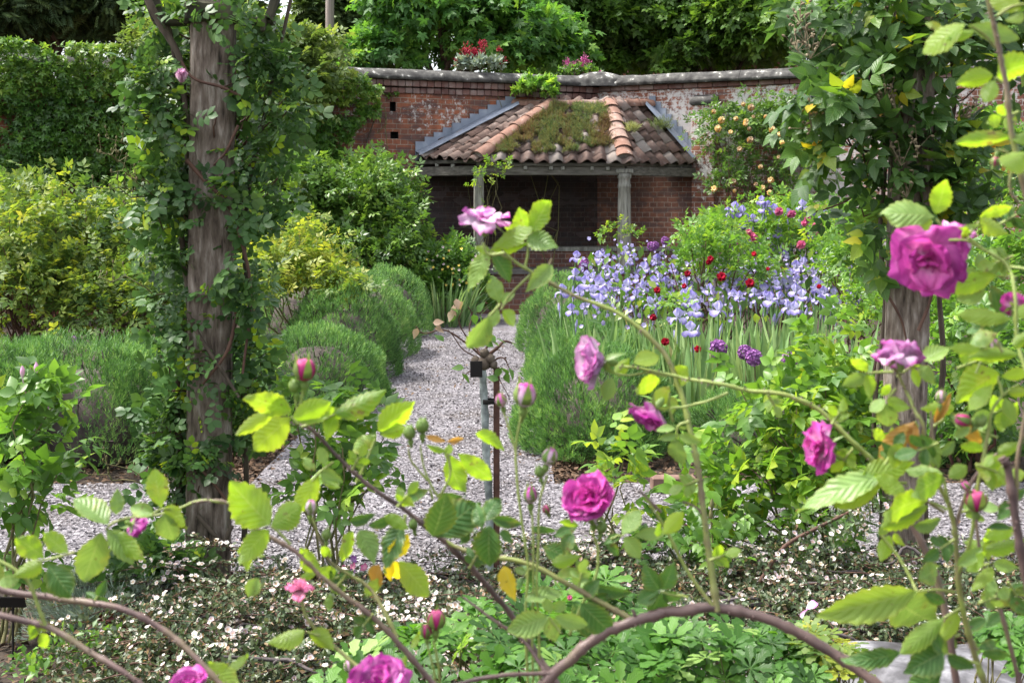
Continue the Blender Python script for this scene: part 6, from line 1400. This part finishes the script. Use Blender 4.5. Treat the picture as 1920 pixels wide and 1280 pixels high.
L(1.33, [], [(1088, 1130, 1145, 1190, .68, 2), (1100, 1128, 1150, 1120, .5, 2), (1095, 1120, 1125, 1085, .6, 2), (1075, 1130, 1110, 1200, .5, 2), (1110, 1095, 1185, 1120, .3, 2)])
L(1.31, [(1145, 1010), (1170, 1003)], [(1167, 1001, 1200, 962, .76, 1), (1190, 1003, 1244, 1000, .42, 1), (1170, 1006, 1202, 1042, .86, 1), (1165, 1003, 1130, 1020, .4, 2)])
L(1.31, [(1290, 1120), (1240, 1108)], [(1237, 1105, 1208, 1068, .82, 2), (1235, 1107, 1197, 1128, .82, 2), (1240, 1110, 1220, 1155, .82, 2), (1242, 1105, 1264, 1068, .72, 2), (1243, 1110, 1277, 1132, .62, 2)])
L(1.32, [], [(1035, 1056, 1088, 1042, .5, 0), (1082, 1066, 1046, 1076, .52, 0), (1080, 1050, 1100, 1080, .5, 1)])
L(1.34, [], [(993, 990, 1038, 996, .32, 2), (1018, 1024, 1073, 1048, .62, 2), (1040, 1005, 1080, 985, .5, 2), (1050, 1010, 1085, 1030, .5, 2)])
L(1.31, [], [(1243, 1000, 1282, 960, .55, 0), (1240, 1003, 1222, 978, .6, 0)])
L(1.31, [], [(1085, 985, 1050, 975, .4, 0), (1075, 1000, 1055, 1035, .7, 2), (1135, 1020, 1165, 1040, .5, 2)])
L(1.33, [], [(715, 1080, 690, 1120, .5, 1), (945, 1060, 965, 1125, .5, 3)])
L(1.25, [], [(390, 1240, 430, 1290, .7, 0), (425, 1255, 465, 1240, .4, 0), (730, 1275, 765, 1235, .5, 0), (770, 1215, 790, 1190, .4, 0)])

rr_ = thing('rose_plant', 'tall rose at the right edge with one large magenta bloom and yellow green leaves', 'rose', (.62, 1.35, 0))
f2 = (.62, 1.35, -.05, 0)
cane(rr_, [f2, (.56, 1.28, .6, 0), (1850, 1300, 1.22), (1825, 1225, 1.22), (1800, 1140, 1.22), (1790, 1040, 1.22), (1775, 960, 1.22), (1752, 910, 1.22), (1730, 860, 1.23), (1722, 800, 1.23), (1705, 770, 1.24), (1692, 735, 1.25), (1680, 700, 1.25), (1676, 690, 1.25)], .0050, .0018, .6)
cane(rr_, [f2, (.66, 1.2, .6, 0), (1960, 1200, 1.15), (1915, 1080, 1.15), (1895, 960, 1.15), (1882, 870, 1.15), (1878, 858, 1.15)], .0058, .0052, .1)
cane(rr_, [f2, (.7, 1.25, .9, 0), (1985, 900, 1.12), (1975, 700, 1.12), (1955, 520, 1.1), (1915, 360, 1.1), (1893, 250, 1.1), (1880, 150, 1.1), (1868, 80, 1.1), (1855, 20, 1.1), (1840, -60, 1.1)], .0050, .0026, .5)
cane(rr_, [(1905, 950, 1.15), (1912, 850, 1.15), (1925, 760, 1.15)], .003, .002, .4); cane(rr_, [(1788, 1000, 1.22), (1810, 930, 1.22), (1845, 870, 1.22), (1870, 850, 1.22)], .0026, .0018, .3)
cane(rr_, [(1795, 1080, 1.22), (1820, 1010, 1.21), (1835, 900, 1.2), (1850, 820, 1.2), (1858, 770, 1.2), (1880, 740, 1.2), (1910, 720, 1.2)], .0028, .0018, .75); cane(rr_, [(1830, 965, 1.2), (1833, 1000, 1.2), (1845, 1060, 1.2), (1870, 1120, 1.2), (1900, 1230, 1.2), (.62, 1.3, .5, 0)], .0018, .0034, .35, nm='flower_stalk')
cane(rr_, [(1815, 445, 1.18), (1845, 468, 1.18), (1890, 500, 1.18), (1905, 560, 1.17), (1908, 640, 1.17), (1925, 700, 1.16)], .0018, .0024, .8); cane(rr_, [(1780, 450, 1.18), (1812, 452, 1.18), (1845, 470, 1.18)], .0017, .0015, .8); cane(rr_, [(1895, 500, 1.17), (1930, 505, 1.16)], .0016, .0016, .75)
cane(rr_, [(1826, 580, 1.2), (1840, 610, 1.2), (1850, 640, 1.2), (1830, 700, 1.2)], .0020, .0016, .8); cane(rr_, [(1910, 380, 1.1), (1895, 360, 1.1), (1892, 290, 1.1), (1865, 280, 1.1)], .0020, .0014, .5); cane(rr_, [(1745, 770, 1.25), (1750, 830, 1.24), (1760, 900, 1.23)], .0020, .0026, .4)
cane(rr_, [(1650, 1000, 1.28), (1690, 1050, 1.27), (1712, 1090, 1.26), (1720, 1110, 1.25)], .0024, .0020, .75); cane(rr_, [(1660, 905, 1.24), (1730, 935, 1.23), (1770, 960, 1.23)], .0018, .0022, .4)
flower(rr_, 1740, 490, 1.2, 74, (-.35, -.75, -.18), m_mag, 'blown', 21)
flower(rr_, 1795, 430, 1.24, 40, (.2, .3, .9), m_var, 'spent', 22)
flower(rr_, 1686, 662, 1.25, 46, (.0, .35, .9), m_var, 'blown', 23)
flower(rr_, 1535, 838, 1.3, 48, (-.8, -.15, .1), m_mag, 'blown', 24)
flower(rr_, 1900, 572, 1.2, 28, (.1, .5, .3), m_mag, 'cup', 25)
for (x, y, h, ax, m, op, s) in ((1830, 942, 40, (-.05, -.15, 1), m_wine, .7, 21), (1808, 788, 30, (-.9, -.1, .3), m_wine, .4, 22), (1838, 790, 26, (.5, 0, .6), m_sep, .1, 23), (1868, 650, 26, (-.4, -.1, .9), m_var, .2, 24), (1866, 302, 20, (-.2, 0, -1), m_wine, .1, 25), (1764, 745, 24, (.1, 0, 1), m_ppink, .1, 26), (1812, 912, 20, (-.4, 0, .5), m_mag, .2, 27), (1905, 560, 22, (.1, -.1, 1), m_wine, .2, 28)):
    bud(rr_, x, y, 1.2, h, ax, m, op, s)
L = lambda d, st, lts: leaf(rr_, d, st, lts)
L(1.25, [(1674, 697), (1645, 698), (1622, 700)], [(1620, 700, 1580, 724, .58, 1), (1625, 698, 1602, 664, .55, 0), (1626, 702, 1633, 740, .52, 0)])
L(1.25, [(1682, 706), (1705, 690), (1722, 682)], [(1712, 682, 1698, 652, .76, 0), (1732, 676, 1780, 650, .55, 1), (1682, 683, 1714, 686, .5, 0), (1722, 685, 1754, 713, .65, 1), (1712, 690, 1722, 722, .52, 0)])
L(1.25, [(1680, 728), (1665, 745)], [(1660, 748, 1634, 772, .75, 1), (1664, 748, 1699, 767, .86, 0), (1658, 755, 1668, 802, .8, 1), (1652, 742, 1666, 722, .72, 0)])
L(1.24, [(1722, 800), (1716, 790)], [(1716, 790, 1638, 864, .38, 4), (1715, 792, 1705, 852, .42, 4), (1692, 830, 1668, 874, .62, 0), (1728, 820, 1765, 870, .55, 1)])
L(1.24, [(1750, 800), (1770, 785)], [(1790, 765, 1728, 766, .5, 0), (1752, 792, 1782, 742, .32, 4)])
L(1.19, [(1880, 740), (1872, 705)], [(1872, 698, 1793, 738, .66, 0), (1878, 705, 1930, 700, .5, 0), (1862, 720, 1822, 770, .5, 0), (1890, 735, 1935, 735, .5, 0), (1885, 745, 1900, 790, .55, 1)])
L(1.22, [(1700, 905), (1660, 900)], [(1652, 893, 1513, 924, .34, 1), (1618, 890, 1694, 878, .62, 0), (1655, 905, 1571, 948, .42, 0)])
L(1.22, [(1775, 925), (1770, 898)], [(1772, 895, 1690, 924, .44, 0), (1770, 888, 1698, 873, .4, 1), (1778, 895, 1815, 872, .6, 0)])
L(1.21, [(1775, 955), (1745, 940)], [(1738, 936, 1638, 948, .42, 0), (1740, 948, 1643, 990, .4, 0), (1700, 925, 1640, 900, .6, 0)])
L(1.09, [(1868, 90), (1845, 65), (1820, 48)], [(1810, 45, 1728, 92, .5, 0), (1815, 48, 1902, 72, .4, 1), (1828, 58, 1777, 76, .4, 0), (1765, 50, 1738, 48, .6, 1)])
L(1.08, [(1870, 30), (1900, 12), (1930, 8)], [(1915, 20, 1855, -14, .65, 0), (1918, 22, 1888, 48, .52, 0), (1920, 0, 1950, -25, .6, 0)])
L(1.1, [(1880, 155), (1866, 146)], [(1862, 142, 1796, 152, .6, 0), (1865, 150, 1847, 188, .72, 0), (1870, 140, 1930, 112, .6, 0)])
L(1.1, [], [(1900, 256, 1784, 264, .25, 0), (1900, 264, 1935, 248, .5, 0), (1925, 285, 1873, 324, .62, 0)])
L(1.2, [(1780, 445), (1755, 410)], [(1752, 406, 1664, 396, .66, 1), (1754, 401, 1778, 335, .58, 0), (1748, 412, 1722, 440, .5, 0)])
L(1.2, [(1815, 440), (1836, 415)], [(1836, 407, 1894, 382, .42, 0), (1838, 410, 1886, 438, .52, 0), (1822, 440, 1778, 428, .52, 0), (1772, 455, 1742, 504, .65, 0), (1790, 445, 1760, 470, .4, 2), (1800, 430, 1838, 420, .3, 1)])
L(1.18, [(1905, 520), (1870, 518)], [(1870, 515, 1788, 543, .38, 0), (1848, 545, 1796, 562, .7, 1), (1838, 510, 1782, 526, .42, 1), (1845, 510, 1838, 478, .7, 1), (1850, 510, 1877, 488, .7, 1), (1858, 535, 1880, 590, .5, 2)])
L(1.16, [(1908, 620), (1900, 598)], [(1897, 598, 1810, 585, .3, 0), (1900, 595, 1935, 572, .62, 0), (1890, 602, 1860, 625, .5, 2)])
L(1.18, [(1880, 660), (1870, 640)], [(1870, 625, 1820, 642, .65, 1), (1840, 656, 1788, 652, .4, 0), (1908, 665, 1818, 666, .34, 0), (1900, 650, 1930, 625, .5, 0)])
L(1.22, [(1790, 1110), (1760, 1105), (1720, 1108)], [(1719, 1108, 1556, 1157, .34, 1), (1668, 1118, 1757, 1183, .68, 1), (1722, 1085, 1774, 1063, .65, 1), (1732, 1112, 1774, 1132, .52, 2)])
L(1.2, [(1800, 1140), (1770, 1158)], [(1770, 1158, 1686, 1229, .34, 0), (1797, 1145, 1768, 1200, .4, 0)])
L(1.2, [(1835, 1245), (1800, 1232), (1772, 1224)], [(1768, 1222, 1698, 1260, .76, 2), (1766, 1219, 1740, 1188, .66, 2), (1776, 1229, 1828, 1252, .52, 2), (1765, 1262, 1708, 1304, .66, 2), (1687, 1222, 1602, 1252, .38, 2)])
L(1.2, [(1825, 1200), (1838, 1225)], [(1840, 1224, 1898, 1237, .38, 2), (1835, 1215, 1880, 1200, .4, 2)])
L(1.2, [(1845, 1060), (1855, 1056)], [(1812, 1070, 1853, 1043, .52, 0), (1860, 1062, 1823, 1108, .44, 0), (1863, 1055, 1908, 1064, .62, 1), (1795, 1060, 1840, 1030, .5, 1)])
L(1.2, [], [(1845, 1006, 1908, 998, .42, 0), (1848, 1030, 1912, 1020, .38, 0), (1850, 990, 1900, 985, .3, 2), (1712, 986, 1767, 980, .48, 1)])
L(1.2, [], [(1900, 940, 1870, 975, .6, 2), (1890, 935, 1925, 920, .5, 2), (1895, 1120, 1930, 1150, .8, 2), (1880, 1150, 1850, 1175, .5, 2), (1850, 1160, 1810, 1180, .5, 2)])
L(1.27, [], [(1668, 988, 1648, 998, .65, 0), (1668, 1003, 1652, 1048, .62, 0), (1676, 1000, 1690, 1020, .5, 0)])
L(1.22, [], [(1845, 845, 1800, 830, .5, 0), (1850, 850, 1890, 900, .55, 1), (1840, 830, 1800, 800, .4, 4), (1870, 850, 1915, 830, .5, 0), (1880, 800, 1905, 760, .6, 0)])
L(1.22, [], [(1760, 850, 1795, 830, .5, 1), (1755, 870, 1720, 860, .5, 0), (1840, 760, 1815, 725, .5, 0), (1820, 800, 1790, 820, .5, 1)])

def autoleaf(root, px, py, d, ang, Lp, sh):
    """one more pinnate leaf, its stalk running out from px, py at angle ang (photo), about Lp pixels long"""
    u = np.array((math.cos(ang), -math.sin(ang))); v = np.array((u[1], -u[0])); q = np.array((px, py), float); lts = []
    for k, (t, side, ln) in enumerate(((1.0, 0, .62), (.62, 1, .52), (.66, -1, .52), (.32, 1, .4), (.36, -1, .4))):
        b = q + u * Lp * t * .6; dr = u * (1 if side == 0 else .42) + v * side * .9; e = b + dr / np.linalg.norm(dr) * Lp * ln
        lts.append((b[0], b[1], e[0], e[1], .62, sh))
    leaf(root, d, [tuple(q), tuple(q + u * Lp * .3), tuple(q + u * Lp * .6)], lts)
ra = np.random.default_rng(505)
for (x, y, a, l) in ((1795, 690, 20, 70), (1870, 820, 160, 75), (1830, 870, -20, 70), (1760, 830, 200, 70), (1900, 760, 200, 70), (1880, 1010, 190, 60), (1905, 890, 170, 65), (1790, 1010, 215, 60), (1800, 960, 10, 60), (1690, 840, 150, 55), (1835, 1130, 20, 60), (1800, 1190, 200, 60), (1890, 1090, -60, 60), (1660, 870, 60, 55), (1900, 480, 200, 60), (1875, 420, 30, 60), (1910, 210, 200, 55), (1850, 600, 240, 55)):
    autoleaf(rr_, x, y, 1.24 + ra.normal(0, .04), R(a), l, int(ra.choice((0, 0, 1, 2))))
for (x, y, a, l) in ((480, 1010, 250, 50), (610, 1090, 20, 45), (700, 1150, 230, 50), (880, 1065, 60, 50), (1000, 1060, 230, 45), (1085, 1100, 80, 45), (1330, 1050, 20, 50), (1310, 900, 200, 50), (1440, 740, 300, 40), (1560, 795, 60, 45), (1600, 840, 230, 50), (170, 1140, 60, 45), (60, 1160, 300, 50), (745, 950, 50, 50), (660, 880, 60, 45)):
    autoleaf(nr, x, y, 1.31 + ra.normal(0, .03), R(a), l, int(ra.choice((0, 0, 1, 2))))
